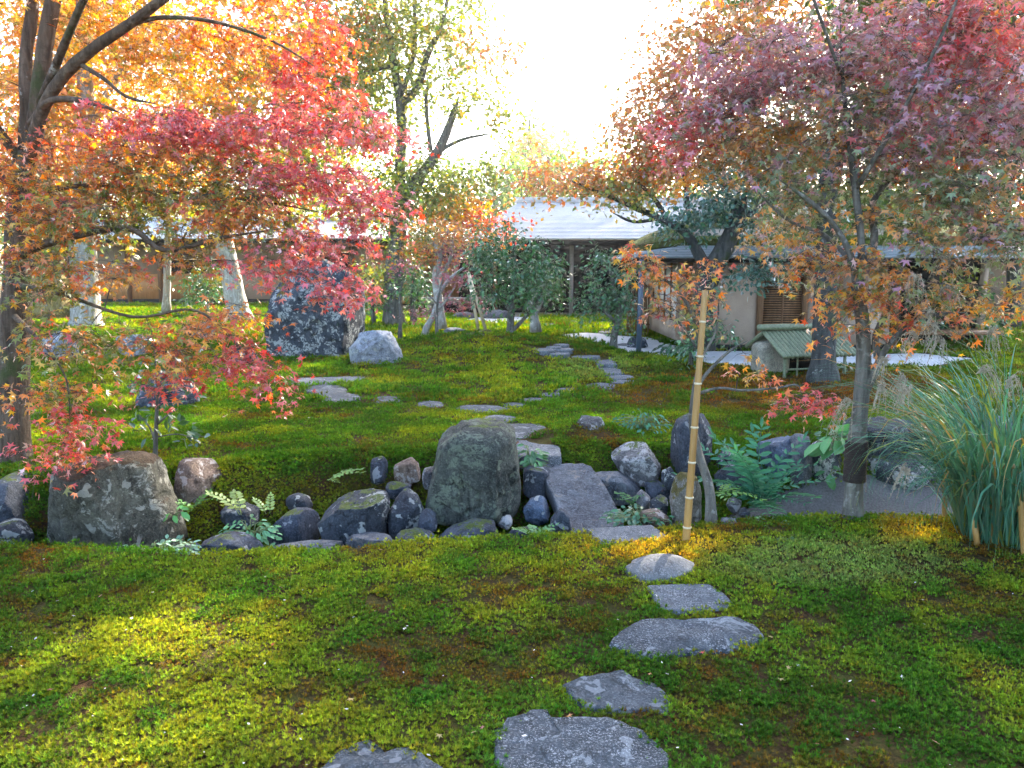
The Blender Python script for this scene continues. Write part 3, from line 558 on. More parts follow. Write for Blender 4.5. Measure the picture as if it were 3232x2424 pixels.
for k, t in enumerate(RK): rock(t[0], t[1], t[2], t[3], t[4], amp=t[5], box=t[6], sub=t[7], seed=k*7+1, group=t[8], facets=4 if 'barrel' in t[0] else 7 if 'giant' in t[0] or 'big lichen' in t[0] else 12)
def slab_rock():
    poly = [(1715,1478),(1760,1462),(1840,1455),(1870,1470),(1885,1500),(1915,1545),(1950,1600),(1970,1640),(1940,1665),(1850,1678),(1800,1680),(1775,1640),(1750,1580),(1722,1520)]
    yf = lambda v: 6.0-(v-1455)/225*0.95
    o = []
    for i in range(len(poly)):
        a, c = np.array(poly[i], float), np.array(poly[(i+1) % len(poly)], float); k = max(2, int(np.linalg.norm(c-a)/7))
        o += [a+(c-a)*t/k for t in range(k)]
    o = np.array(o); c = o.mean(0); V = []; k = len(o)
    A, B_, C_ = (np.array(P(u, v, yf(v))) for u, v in ((1715, 1478), (1885, 1500), (1800, 1680))); nn = np.cross(B_-A, C_-A); nn /= np.linalg.norm(nn)
    if nn[1] > 0: nn = -nn
    for s_, dd in [(0.93, -0.13), (0.99, -0.10), (1.0, -0.03), (0.985, -0.005), (0.95, 0), (0.85, 0), (0.7, 0), (0.55, 0), (0.4, 0), (0.25, 0), (0.1, 0)]:
        q = c+(o-c)*s_; W_ = np.array([tuple(P(u, v, yf(v))) for u, v in q])
        st = fbm3(W_*np.array([9, 3, 3])+4, 4, 31); d = dd+(0.05*(np.floor(st*7)/7+0.25*st-0.55) if dd > -0.03 else 0.02*(st-0.5))
        V.append(W_+nn*(np.asarray(d)[..., None] if np.ndim(d) else d))
    V.append(V[-1].mean(0, keepdims=True)); n_ = 11; i = np.arange(n_-1)[:, None]*k; j = np.arange(k)[None]; j2 = (j+1) % k; jj = np.arange(k)
    m = MB(); m.add(np.vstack(V), Q=np.stack([i+j, i+k+j, i+k+j2, i+j2], -1).reshape(-1, 4), T=np.vstack([np.stack([(n_-1)*k+jj, np.full(k, n_*k), (n_-1)*k+(jj+1) % k], 1)]))
    tag(m.obj('boulder', M['rock_slab'], smooth=True, loc=tuple(P(c[0], c[1], 5.5))), 'tilted slate slab leaning down towards the landing stone', 'rock', GE)
slab_rock()

# ------------------------------------------------------------------ moss
def zone(u, v, ru, rv, U_, V_): return np.clip(1.25-np.sqrt(((U_-u)/ru)**2+((V_-v)/rv)**2), 0, 0.6)/0.6
def tuft_clump(rad, spread, n_, blades, seed, inner=2):
    """a handful of moss tufts as one small mesh; never linked to the scene on its own"""
    rs = np.random.default_rng(seed); P_ = []
    while len(P_) < n_:
        q = rs.normal(0, spread*.55, 2)
        if all(np.hypot(*(q-w_)) > rad*1.45 for w_ in P_) or rs.random() < .02: P_.append(q)
    V = []; C = []
    for q in P_:
        r = rad*rs.uniform(.7, 1.3); h = rad*rs.uniform(.3, 2.3); tint = rs.uniform(.6, 1.5)*(1+rs.normal(0, .06, 3)); ph = rs.uniform(0, 6.28)
        for k in range(blades+inner):
            an = ph+k*6.283/blades+rs.normal(0, .2); inn = k >= blades; up = rs.uniform(.7, 1.1) if inn else rs.uniform(.0, .55); ro = r*(.45 if inn else 1)
            d = np.array([math.cos(an), math.sin(an), 0]); pp = np.array([-math.sin(an), math.cos(an), 0]); ct = np.array([q[0], q[1], h]); wd = r*(1.7/blades+.1)
            bs = ct-d*r*.12+np.array([0, 0, -r*.45]); V += [bs-pp*wd*.6, bs+pp*wd*.6, ct+d*ro+np.array([0, 0, r*up])]; C += [tint*rs.uniform(.85, 1.2)]*3
    m = MB(); m.add(np.array(V), T=np.arange(len(V)).reshape(-1, 3), C=np.clip(np.array(C), .2, 2.2)); me = m.mesh('moss_tuft', M['leaf_tuft']); return bpy.data.objects.new('moss_tuft', me)
def moss_band(name, label, y0, y1, sp, rad, spread, nt, blades, seed):
    rs = np.random.default_rng(seed); hw = lambda y: 0.70*y+0.7
    n_ = int((y1-y0)*2*hw(y1)/(sp*sp)); x = rs.uniform(-hw(y1), hw(y1), n_); y = rs.uniform(y0, y1, n_)
    if y1 > 5 and y0 < 7:      # the steep stream bank needs more clumps per metre of plan
        xe = rs.uniform(-6, 6, 5200); ye = np.interp(xe, X2, Y2)-rs.uniform(-.05, .8, 5200); x = np.r_[x, xe]; y = np.r_[y, ye]
    k = np.abs(x) < hw(y); x, y = x[k], y[k]
    for poly in BARE:
        pc = poly.mean(0); po = pc+(poly-pc)*(1+spread*.1/np.maximum(.05, np.linalg.norm(poly-pc, axis=1)))[:, None]
        lo, hi = po.min(0), po.max(0); c = np.where((x > lo[0]) & (x < hi[0]) & (y > lo[1]) & (y < hi[1]))[0]
        if len(c):
            bad = c[inside(po, x[c], y[c])]; keep = np.ones(len(x), bool); keep[bad] = False; x, y = x[keep], y[keep]
    z = height(x, y); U_, V_ = uv_of(np.stack([x, y, z], -1))
    a = fbm2(x*0.9, y*0.9, 4, 21); bq = fbm2(x*3.1, y*3.1, 4, 22); c = fbm2(x*9, y*9, 3, 23)
    a, bq = a+rs.normal(0, .025, len(x)), bq+rs.normal(0, .03, len(x)); dark = np.array([.05, .125, .018]); grn = np.array([.10, .225, .028]); yel = np.array([.26, .29, .025]); brn = np.array([.17, .065, .02]); pale = np.array([.20, .29, .08]); gold = np.array([.46, .33, .035])
    t = sst(.34, .62, a*0.6+bq*0.4)[:, None]; colr = dark*(1-t)+grn*t
    t = sst(.44, .70, a*0.35+bq*0.65)[:, None]*0.85; colr = colr*(1-t)+yel*t
    t = np.clip(zone(600, 2330, 800, 170, U_, V_)*.8+zone(620, 2010, 420, 150, U_, V_)*.7, 0, .8)*sst(.36, .5, bq); t = t[:, None]; colr = colr*(1-t)+yel*t  # yellower where sun patches fall, painted into the moss colour
    t = np.clip(zone(2090, 1730, 300, 55, U_, V_)+zone(2920, 1700, 190, 75, U_, V_), 0, 1)*sst(.3, .5, c)*.8; t = t[:, None]; colr = colr*(1-t)+gold*t  # gold tint: yellowish moss plus sun patches painted into its colour
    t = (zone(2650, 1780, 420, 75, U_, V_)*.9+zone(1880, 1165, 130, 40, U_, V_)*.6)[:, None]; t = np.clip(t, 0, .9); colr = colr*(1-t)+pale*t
    br = np.clip(sst(.50, .68, fbm2(x*2.3+7, y*2.3, 4, 41)*.6+c*.4+rs.normal(0, .03, len(x)))*.8+zone(2450, 1230, 560, 75, U_, V_)*.85*sst(.3, .55, bq)+zone(1150, 1540, 300, 40, U_, V_)*.35, 0, 1)
    t = br[:, None]; colr = colr*(1-t)+brn*t
    keep = rs.random(len(x)) > np.clip(br*.35+sst(.58, .7, c)*.3, 0, .6)
    x, y, z, colr, br = x[keep], y[keep], z[keep], colr[keep], br[keep]; n_ = len(x)
    colr = colr*rs.uniform(.8, 1.25, (n_, 1))*(1+rs.normal(0, .08, (n_, 3)))
    sc_ = rs.uniform(.8, 1.25, n_)*(1-.3*br); zs = rad*1.3*(fbm2(x*4, y*4, 3, 51)-.5)
    e = .03; nx_ = -(height(x+e, y)-height(x-e, y))/(2*e); ny_ = -(height(x, y+e)-height(x, y-e))/(2*e)
    rot = np.column_stack([np.arctan(-ny_), np.arctan(nx_), rs.uniform(0, 6.28, n_)])
    me = bpy.data.meshes.new(name); me.vertices.add(n_); me.vertices.foreach_set('co', np.column_stack([x, y, z+zs]).astype(np.float32).ravel())
    for an, ty, dt, fld in (('mcol', 'FLOAT_COLOR', np.column_stack([colr, np.ones(n_)]), 'color'), ('mrot', 'FLOAT_VECTOR', rot, 'vector'), ('mscl', 'FLOAT', sc_, 'value'), ('mvar', 'INT', rs.integers(0, 4, n_), 'value')):
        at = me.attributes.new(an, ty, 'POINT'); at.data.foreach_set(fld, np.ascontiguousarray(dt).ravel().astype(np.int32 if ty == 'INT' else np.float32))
    o = bpy.data.objects.new(name, me); COL.objects.link(o); tag(o, label, 'moss', kind='stuff')
    ng = bpy.data.node_groups.new('moss_growth', 'GeometryNodeTree'); ng.interface.new_socket('Geometry', in_out='INPUT', socket_type='NodeSocketGeometry'); ng.interface.new_socket('Geometry', in_out='OUTPUT', socket_type='NodeSocketGeometry')
    nd = ng.nodes; gi, go = nd.new('NodeGroupInput'), nd.new('NodeGroupOutput'); iop = nd.new('GeometryNodeInstanceOnPoints'); j = nd.new('GeometryNodeGeometryToInstance')
    for k in range(4):
        oi = nd.new('GeometryNodeObjectInfo'); oi.inputs['Object'].default_value = tuft_clump(rad, spread, nt, blades, seed*10+k); oi.inputs['As Instance'].default_value = False; ng.links.new(oi.outputs['Geometry'], j.inputs[0])
    iop.inputs['Pick Instance'].default_value = True; ng.links.new(gi.outputs[0], iop.inputs['Points']); ng.links.new(j.outputs[0], iop.inputs['Instance'])
    def att(nm, ty): q = nd.new('GeometryNodeInputNamedAttribute'); q.data_type = ty; q.inputs['Name'].default_value = nm; return q.outputs['Attribute']
    er = nd.new('FunctionNodeEulerToRotation'); ng.links.new(att('mrot', 'FLOAT_VECTOR'), er.inputs[0]); ng.links.new(er.outputs[0], iop.inputs['Rotation'])
    ng.links.new(att('mscl', 'FLOAT'), iop.inputs['Scale']); ng.links.new(att('mvar', 'INT'), iop.inputs['Instance Index']); ng.links.new(iop.outputs[0], go.inputs[0])
    md = o.modifiers.new('growth', 'NODES'); md.node_group = ng; return n_
NM = 0
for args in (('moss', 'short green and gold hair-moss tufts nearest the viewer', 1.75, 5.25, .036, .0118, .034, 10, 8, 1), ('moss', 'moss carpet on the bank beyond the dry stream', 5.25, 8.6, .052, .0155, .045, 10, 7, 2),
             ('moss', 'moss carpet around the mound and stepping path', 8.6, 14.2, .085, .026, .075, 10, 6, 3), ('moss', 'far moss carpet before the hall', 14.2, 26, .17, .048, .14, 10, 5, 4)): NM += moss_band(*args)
# fallen petals and leaves
rs = np.random.default_rng(12); n_ = 300; y = 1.9+rs.random(n_)**1.3*9; x = rs.uniform(-1, 1, n_)*(0.68*y); z = height(x, y)+.022; s_ = rs.uniform(.003, .009, n_)*(1+rs.random(n_)**4); a = rs.uniform(0, 6.28, n_)
d = np.stack([np.cos(a), np.sin(a), rs.uniform(-.4, .4, n_)], -1)*s_[:, None]; e = np.stack([-np.sin(a), np.cos(a), rs.uniform(-.3, .3, n_)], -1)*s_[:, None]*.55; c = np.stack([x, y, z], -1)
m = MB(); m.add(np.stack([c-d, c-e, c+d, c+e], 1).reshape(-1, 3), Q=np.arange(n_*4).reshape(-1, 4)); tag(m.obj('fallen_petals', M['petal']), 'tiny pale petals strewn over the moss', 'petals', kind='stuff')
rs = np.random.default_rng(15); LF = [(rs.uniform(100, 3150), 1180+1200*rs.random()**1.4) for _ in range(45)]; m = MB(); ang = np.array([-98, -73, -49, -24, 0, 24, 49, 73, 98]); ln = np.array([.47, .25, .6, .25, .66, .25, .6, .25, .47])
T_ = np.vstack([[0, 0], np.column_stack([ln*np.sin(np.radians(ang)), ln*np.cos(np.radians(ang))])])
for u, v in LF:
    g = G(u, v); a = rs.uniform(0, 6.28); s_ = rs.uniform(.02, .036); q = T_@np.array([[math.cos(a), math.sin(a)], [-math.sin(a), math.cos(a)]])*s_; t = rs.normal(0, .25, 2)
    m.add(np.column_stack([g.x+q[:, 0], g.y+q[:, 1], g.z+.026+q@t]), T=[(0, i+1, i) for i in range(1, 9)], C=[(.5, .05, .04), (.55, .2, .05), (.45, .12, .12), (.5, .36, .12)][rs.integers(4)])
tag(m.obj('fallen_leaves', M['leaf_maple']), 'few red and orange maple leaves fallen on the moss', 'leaves', kind='stuff')
# ------------------------------------------------------------------ buildings
def part(root, name, mat, *boxes, smooth=False):
    m = MB()
    for q in boxes: m.box(*q)
    return m.obj(name, M[mat], root, smooth)
def courses(m, x0a, x1a, ya, za, x0b, x1b, yb, zb, n_, lip=0.028, dirx=None):
    """stepped shingle courses from eave (a) to ridge (b)"""
    for i in range(n_):
        t0, t1 = i/n_, (i+1)/n_; l = lambda p, q, t: p+(q-p)*t
        A0 = (l(x0a, x0b, t0), l(ya, yb, t0), l(za, zb, t0)); A1 = (l(x1a, x1b, t0), l(ya, yb, t0), l(za, zb, t0))
        B0 = (l(x0a, x0b, t1), l(ya, yb, t1), l(za, zb, t1)); B1 = (l(x1a, x1b, t1), l(ya, yb, t1), l(za, zb, t1))
        m.prism8([(A0[0], A0[1]-.02, A0[2]-.03), (A1[0], A1[1]-.02, A1[2]-.03), (B1[0], B1[1], B1[2]-.03), (B0[0], B0[1], B0[2]-.03),
                  (A0[0], A0[1]-.02, A0[2]+lip), (A1[0], A1[1]-.02, A1[2]+lip), (B1[0], B1[1], B1[2]+.004), (B0[0], B0[1], B0[2]+.004)])
# main hall
zb = hz(3, 27)
hall = empty('main_hall', (4, 27, zb), 'low hall with long pale shingle roof and dark open veranda', 'building')
m = MB(); courses(m, -1.5, 15, 25.5, 2.56, .25, 15, 31.0, 4.12, 30); rf = m.obj('roof', M['roof_shingle'], hall)
part(rf, 'ridge_cap', 'roof_ridge', (.1, 15, 30.85, 31.25, 4.10, 4.32))
m = MB(); m.prism8([(-1.5, 25.5, 2.5), (.25, 31, 4.05), (.25, 31.2, 4.05), (-1.5, 36, 2.5), (-1.5, 25.5, 2.58), (.25, 31, 4.13), (.25, 31.2, 4.13), (-1.5, 36, 2.58)]); m.obj('hip', M['roof_shingle'], rf)
m = MB(); m.prism8([(-1.5, 36, 2.5), (15, 36, 2.5), (15, 31.1, 4.0), (.25, 31.1, 4.0), (-1.5, 36, 2.58), (15, 36, 2.58), (15, 31.1, 4.1), (.25, 31.1, 4.1)]); m.obj('back_slope', M['roof_shingle'], rf)
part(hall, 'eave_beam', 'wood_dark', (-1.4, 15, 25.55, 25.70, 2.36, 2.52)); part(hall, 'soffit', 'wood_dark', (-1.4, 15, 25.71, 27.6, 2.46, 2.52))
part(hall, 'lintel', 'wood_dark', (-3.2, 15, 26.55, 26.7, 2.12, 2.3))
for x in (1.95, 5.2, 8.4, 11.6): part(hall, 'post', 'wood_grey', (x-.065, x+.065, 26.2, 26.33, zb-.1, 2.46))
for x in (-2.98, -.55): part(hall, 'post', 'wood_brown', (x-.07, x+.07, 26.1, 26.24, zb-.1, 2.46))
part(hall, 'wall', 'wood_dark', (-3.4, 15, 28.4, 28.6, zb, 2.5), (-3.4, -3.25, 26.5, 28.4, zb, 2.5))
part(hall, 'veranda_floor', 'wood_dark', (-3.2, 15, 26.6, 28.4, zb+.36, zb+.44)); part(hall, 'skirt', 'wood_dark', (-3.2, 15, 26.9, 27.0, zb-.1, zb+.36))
for k, x in enumerate((.2, 1.1, 2.1, 3.0, 3.95, 4.9)):
    f = part(hall, 'sliding_door', 'wood_dark', (x, x+.82, 28.28, 28.34, zb+.44, 2.1)); part(f, 'pane', 'glass', (x+.07, x+.75, 28.265, 28.28, zb+1.05, 2.0))
part(hall, 'wall_panel', 'wood_amber', (-3.6, -3.12, 26.0, 26.06, zb+.35, 1.55)); part(hall, 'wall_panel', 'wood_amber', (-3.15, -1.9, 28.25, 28.38, zb+.45, 2.0))
# bench
bz = hz(-1.8, 25.3)
bench = empty('bench', (-1.75, 25.3, bz), 'weathered grey wooden bench along the hall front', 'bench')
part(bench, 'seat', 'wood_grey', (-2.92, -.62, 24.95, 25.6, bz+.46, bz+.56))
for x in (-2.6, -.95): part(bench, 'leg', 'wood_grey', (x-.07, x+.07, 25.05, 25.18, bz-.05, bz+.46)); part(bench, 'leg', 'wood_grey', (x-.07, x+.07, 25.42, 25.55, bz-.05, bz+.46))
part(bench, 'apron', 'wood_grey', (-2.9, -.64, 24.99, 25.04, bz+.38, bz+.458))
# left wing
zl = hz(-9, 28)
wing = empty('corridor_wing', (-8, 28, zl), 'long low wing with pale roof and tan plaster behind the red maple', 'building')
m = MB(); courses(m, -17, -1.6, 26.8, 2.62, -17, -1.6, 30, 3.36, 14); wr = m.obj('roof', M['roof_shingle'], wing)
part(wr, 'ridge_cap', 'roof_ridge', (-17, -1.6, 29.9, 30.3, 3.34, 3.5)); m = MB(); m.prism8([(-17, 33.5, 2.5), (-1.6, 33.5, 2.5), (-1.6, 30.1, 3.3), (-17, 30.1, 3.3), (-17, 33.5, 2.6), (-1.6, 33.5, 2.6), (-1.6, 30.1, 3.35), (-17, 30.1, 3.35)]); m.obj('back_slope', M['roof_shingle'], wr)
part(wing, 'eave_beam', 'wood_dark', (-17, -1.6, 26.85, 26.95, 2.48, 2.6))
part(wing, 'wall', 'plaster_pale', (-17, -12.3, 28, 28.15, zl, 2.75), (-11.0, -6.9, 28, 28.15, 1.95, 2.75), (-9.7, -6.9, 28, 28.15, zl, 1.95), (-5.6, -3.4, 28, 28.15, zl, 2.75), (-12.3, -11, 28, 28.15, 1.95, 2.75), (-6.9, -5.6, 28, 28.15, 2.2, 2.75))
part(wing, 'wainscot', 'wood_amber', (-16.9, -9.75, 27.96, 28, zl+.12, zl+1.0)); part(wing, 'base_board', 'wood_dark', (-16.9, -3.5, 27.94, 27.99, zl-.1, zl+.12))
part(wing, 'opening', 'wood_dark', (-12.3, -9.7, 28.6, 28.7, zl+1, 1.95)); part(wing, 'opening', 'wood_dark', (-6.9, -5.6, 28.6, 28.7, zl, 2.2))  # near-black panels set inside stand for the shade in the openings
for x in (-15.5, -13.4, -12.3, -9.7, -6.9, -5.6, -3.5): part(wing, 'post', 'wood_brown', (x-.07, x+.07, 27.9, 28.03, zl-.1, 2.62))
# tea house
tz = hz(5, 14); TX0, TX1, TY0, TY1 = 3.1, 7.0, 14.1, 19.0; TE = 1.80
tea = empty('tea_house', (5, 16.5, tz), 'tan plastered tea house with mossy thatch over a ribbed lower roof', 'building')
def wallx(name, mat, x0, x1, z0, z1, y0=TY0, d=.1): return part(tea, name, mat, (x0, x1, y0, y0+d, z0, z1))
wallx('wall', 'plaster', TX0, 4.34, tz+.12, 2.3); wallx('wall', 'plaster', 5.24, 5.75, tz+.12, 2.3); wallx('wall', 'plaster', 5.85, 6.72, tz+.12, 1.0); wallx('wall', 'plaster', 5.85, 6.5, 1.0, 2.3); wallx('wall', 'plaster', 4.45, 5.15, tz+.12, .52)
part(tea, 'wall', 'plaster', (TX0, TX0+.1, 14.2, 15.0, tz+.12, 2.3), (TX0, TX0+.1, 15.0, 17.6, tz+.12, .62), (TX0, TX0+.1, 15.0, 19, 1.72, 2.3), (TX0, TX0+.1, 17.6, 19, tz+.12, 1.72))
part(tea, 'wall', 'plaster', (TX0, 9.0, TY1, TY1+.1, tz, 2.3), (8.9, 9.0, TY0+1, TY1, tz, 2.3))
for x, wd in ((TX0-.01, .09), (4.34, .11), (5.15, .09), (5.75, .09), (6.74, .12)): wallx('post', 'wood_brown', x, x+wd, tz, 2.25, TY0-.03, .14)
wallx('sill_beam', 'wood_dark', TX0+.1, 6.7, tz-.02, tz+.12, TY0+.005)
win = wallx('window', 'wood_dark', 4.45, 5.15, .52, 1.62, TY0+.06, .03)
for k in range(26): part(win, 'slat', 'bamboo_brown', (4.455, 5.145, TY0+.03, TY0+.045, .54+k*.042, .565+k*.042))
part(win, 'mullion', 'wood_brown', (4.79, 4.82, TY0+.012, TY0+.03, .52, 1.62))
w2 = wallx('window', 'paper', 6.5, 6.72, 1.02, 1.38, TY0+.05, .03)
for k in range(4): part(w2, 'bar', 'wood_brown', (6.5+k*.058, 6.512+k*.058, TY0+.02, TY0+.048, 1.02, 1.38))
part(tea, 'opening', 'wood_dark', (6.87, 8.9, 15.2, 15.3, tz, 2.2)); part(tea, 'veranda_floor', 'wood_brown', (6.9, 8.9, 14.3, 15.2, .42, .48))  # the opening's dark panel paints in its shaded inside
sh = part(tea, 'shoji_window', 'paper', (TX0+.04, TX0+.06, 15.0, 17.6, .62, 1.72))
for y in np.linspace(15.0, 17.58, 5): part(sh, 'mullion', 'wood_brown', (TX0+.005, TX0+.035, y-.015, y+.02, .62, 1.72))
for z in (.63, .97, 1.34, 1.70): part(sh, 'rail', 'wood_brown', (TX0+.01, TX0+.032, 15.0, 17.6, z-.012, z+.012))
# pent roof: ribbed strips, front and left side, mitred at the corner
EX0, EX1, EY0, EY1 = 2.12, 8.6, 13.25, 20.0; nb = 9
pent = bpy.data.objects.new('lower_roof', None); COL.objects.link(pent); pent.parent = tea
for i in range(nb):
    t0, t1 = i/nb, (i+1)/nb; z0, z1 = TE+.28*t0, TE+.28*t1; a0, a1 = 1.15*t0, 1.15*t1; lp = .022
    m = MB(); m.prism8([(EX0+a0, EY0+a0, z0-.02), (EX1, EY0+a0, z0-.02), (EX1, EY0+a1, z1-.02), (EX0+a1, EY0+a1, z1-.02), (EX0+a0, EY0+a0, z0+lp), (EX1, EY0+a0, z0+lp), (EX1, EY0+a1, z1), (EX0+a1, EY0+a1, z1)]); m.obj('roof_strip', M['roof_copper'], pent)
    m = MB(); m.prism8([(EX0+a0, EY0+a0, z0-.02), (EX0+a1, EY0+a1, z1-.02), (EX0+a1, EY1, z1-.02), (EX0+a0, EY1, z0-.02), (EX0+a0, EY0+a0, z0+lp), (EX0+a1, EY0+a1, z1), (EX0+a1, EY1, z1), (EX0+a0, EY1, z0+lp)]); m.obj('roof_strip', M['roof_copper'], pent)
part(tea, 'eave_beam', 'wood_dark', (EX0+.12, EX1, EY0+.12, EY0+.2, TE-.09, TE-.02), (EX0+.12, EX0+.2, EY0+.2, EY1, TE-.09, TE-.02))
for k in range(9):
    x = EX0+.5+k*.72; part(tea, 'rafter', 'wood_brown', (x, x+.05, EY0+.2, TY0, TE-.07, TE-.025))
# mossy thatch hip roof
m = MB(); ux0, ux1, uy0, uy1 = 2.75, 9.2, 14.0, 20.2; rx0, rx1, ry, rz = 5.3, 7.2, 17.1, 3.25; ez = 2.12; N_ = 26
def thatch(A, B_, C_, D):
    s_, t_ = np.meshgrid(np.linspace(0, 1, N_), np.linspace(0, 1, N_)); A, B_, C_, D = (np.array(q, float) for q in (A, B_, C_, D))
    V = (A*(1-s_)[..., None]+B_*s_[..., None])*(1-t_)[..., None]+(D*(1-s_)[..., None]+C_*s_[..., None])*t_[..., None]
    V[..., 2] += .10*np.sqrt(t_)*(1-t_)*2+.05*(fbm3(V*3, 4, 3)-.5); i = np.arange(N_-1)[:, None]*N_+np.arange(N_-1)[None]
    m.add(V, Q=np.stack([i, i+1, i+N_+1, i+N_], -1).reshape(-1, 4))
thatch((ux0, uy0, ez), (ux1, uy0, ez), (rx1, ry, rz), (rx0, ry, rz)); thatch((ux0, uy1, ez), (ux0, uy0, ez), (rx0, ry, rz), (rx0, ry, rz)); thatch((ux1, uy1, ez), (ux0, uy1, ez), (rx0, ry, rz), (rx1, ry, rz)); thatch((ux1, uy0, ez), (ux1, uy1, ez), (rx1, ry, rz), (rx1, ry, rz))
th = m.obj('thatched_roof', M['thatch'], tea, True); part(th, 'thatch_edge', 'thatch', (ux0+.03, ux1-.03, uy0+.03, uy1-.03, ez-.12, ez+.0))
# far-right outbuilding
oz = hz(13, 22); out = empty('outbuilding', (14, 22, oz), 'low building with pale ribbed roof behind the tall grass', 'building')
m = MB(); courses(m, 8.6, 22, 20.5, 2.05, 8.6, 22, 24, 3.1, 16); m.obj('roof', M['roof_shingle'], out); part(out, 'wall', 'plaster', (11.6, 22, 21.6, 21.75, oz, 2.3)); part(out, 'opening', 'wood_dark', (9, 11.6, 22.2, 22.3, oz, 2.3)); part(out, 'veranda_floor', 'wood_brown', (9, 11.6, 21.2, 22.2, oz+.3, oz+.38))  # opening is a near-black panel standing for shade indoors
for x in (9.0, 10.3, 11.55, 14): part(out, 'post', 'wood_brown', (x, x+.12, 21.0, 21.12, oz-.1, 2.1))
part(out, 'eave_beam', 'wood_dark', (8.7, 22, 20.6, 20.7, 1.92, 2.02))

# brushwood sleeve fence
fz = hz(2.7, 17.6); fe = empty('sleeve_fence', (2.7, 17.6, fz), 'narrow brown bamboo sleeve fence beside the paper window', 'fence'); rs = np.random.default_rng(3)
for k in range(11):
    x = 2.52+k*.047; m = MB(); m.tube([(x+rs.normal(0, .006), 17.4+rs.normal(0, .01), fz-.05), (x+rs.normal(0, .008), 17.4, fz+1.15+rs.normal(0, .02))], .02, 6); m.obj('cane', M['bamboo_brown'], fe)
for z in (.25, .55, .85, 1.08): m = MB(); m.tube([(2.5, 17.37, fz+z), (3.02, 17.37, fz+z)], .014, 6); m.obj('rail', M['bamboo_brown'], fe)
g = G(2015, 1118); m = MB(); m.tube([(g.x, g.y, g.z-.05), (g.x+.02, g.y, TE-.04)], .045, 10); tag(m.obj('downpipe', M['metal_blue'], smooth=True, loc=tuple(g)), 'slim dark blue post under the lower roof corner', 'post')

# bamboo-roofed well
gw = G(2470, 1180); wl = empty('roofed_well', tuple(gw), 'stone water well under a small green bamboo roof', 'well')
apex = P(2405, 1042, gw.y-.15); rd = Vector((1, .32, 0)).normalized(); sd = Vector((.28, -1, 0)).normalized(); L_ = 1.25
m = MB(); V, F = ICO[4]; q = np.sign(V)*np.abs(V)**.45; st = P(2430, 1132, gw.y); q = q*np.array([.235, .22, .26])*(1+.05*(fbm3(V*2, 3, 4)-.5)[:, None]); m.add(q+np.array([st.x, st.y, st.z]), T=F); m.obj('stone_block', M['stone_well'], wl, True)
def culm(p, q, r, mat='bamboo_green', nodes=3, nm='culm', root=None):
    m = MB(); n_ = nodes*4+1; ts = np.linspace(0, 1, n_); rr = np.full(n_, r); rr[2::4] = r*1.09
    m.tube([Vector(p)+(Vector(q)-Vector(p))*t for t in ts], rr, 9); return m.obj(nm, M[mat], root or wl, True)
nc = 19
for k in range(nc):
    a = apex+rd*(L_*(k+.5)/nc)+Vector((0, 0, -.03)); culm(a, a+sd*.52+Vector((0, 0, -.30)), .031)
    culm(a, a-sd*.42+Vector((0, 0, -.24)), .031, nodes=2)
culm(apex-rd*.06+Vector((0, 0, .035)), apex+rd*(L_+.05)+Vector((0, 0, .035)), .045, nm='ridge_pole', nodes=5)
for s_ in (.12, 1.1):
    for off, dz in ((.40, -.25), (-.34, -.2)):
        a = apex+rd*s_+sd*off+Vector((0, 0, dz)); culm((a.x, a.y, gw.z-.05), a, .022, nm='post')
for dz in (-.12, -.34):
    a = apex+rd*.12+sd*.40; culm((a.x, a.y, gw.z+.46+dz), Vector((a.x, a.y, gw.z+.46+dz))+rd*.98, .014, nm='rail')
a = apex+rd*.1+sd*.05; b_ = apex+rd*1.15+sd*.05; m = MB(); m.prism8([(a.x, a.y, gw.z), (b_.x, b_.y, gw.z), (b_.x+.01, b_.y+.04, gw.z), (a.x+.01, a.y+.04, gw.z), (a.x, a.y, apex.z-.1), (b_.x, b_.y, apex.z-.1), (b_.x+.01, b_.y+.04, apex.z-.1), (a.x+.01, a.y+.04, apex.z-.1)]); m.obj('shade_panel', M['wood_dark'], wl)  # dark panel added to stand for the shade under the little roof
for s_ in (.32, .55, .8):
    a = apex+rd*s_+sd*.40; culm((a.x, a.y, gw.z-.05), (a.x, a.y, apex.z-.25), .012, nm='slat')
# leaning bamboo pole with rope ties
g = G(2165, 1713); top = P(2225, 916, g.y+.05); pole = empty('bamboo_pole', tuple(g), 'tall leaning golden bamboo pole rising from the moss', 'pole')
m = MB(); zs = [0, .13, .38, .62, .86, 1.1, 1.32, 1.0]; n_ = 40; ts = np.linspace(-.03, 1, n_); m.tube([g+(top-g)*t for t in ts], np.linspace(.0235, .017, n_), 12); m.obj('culm', M['bamboo_gold'], pole, True)
for v in (1665, 1568, 1455, 1343, 1205, 1120, 1013): 
    t = (1713-v)/(1713-916); q = g+(top-g)*t; dd = (top-g).normalized(); m = MB(); m.tube([q-dd*.006, q-dd*.002, q+dd*.002, q+dd*.006], [.021*(1.12-.25*t), .0235*(1.12-.25*t), .0235*(1.12-.25*t), .021*(1.12-.25*t)], 12); m.obj('node', M['bamboo_node'], pole, True)
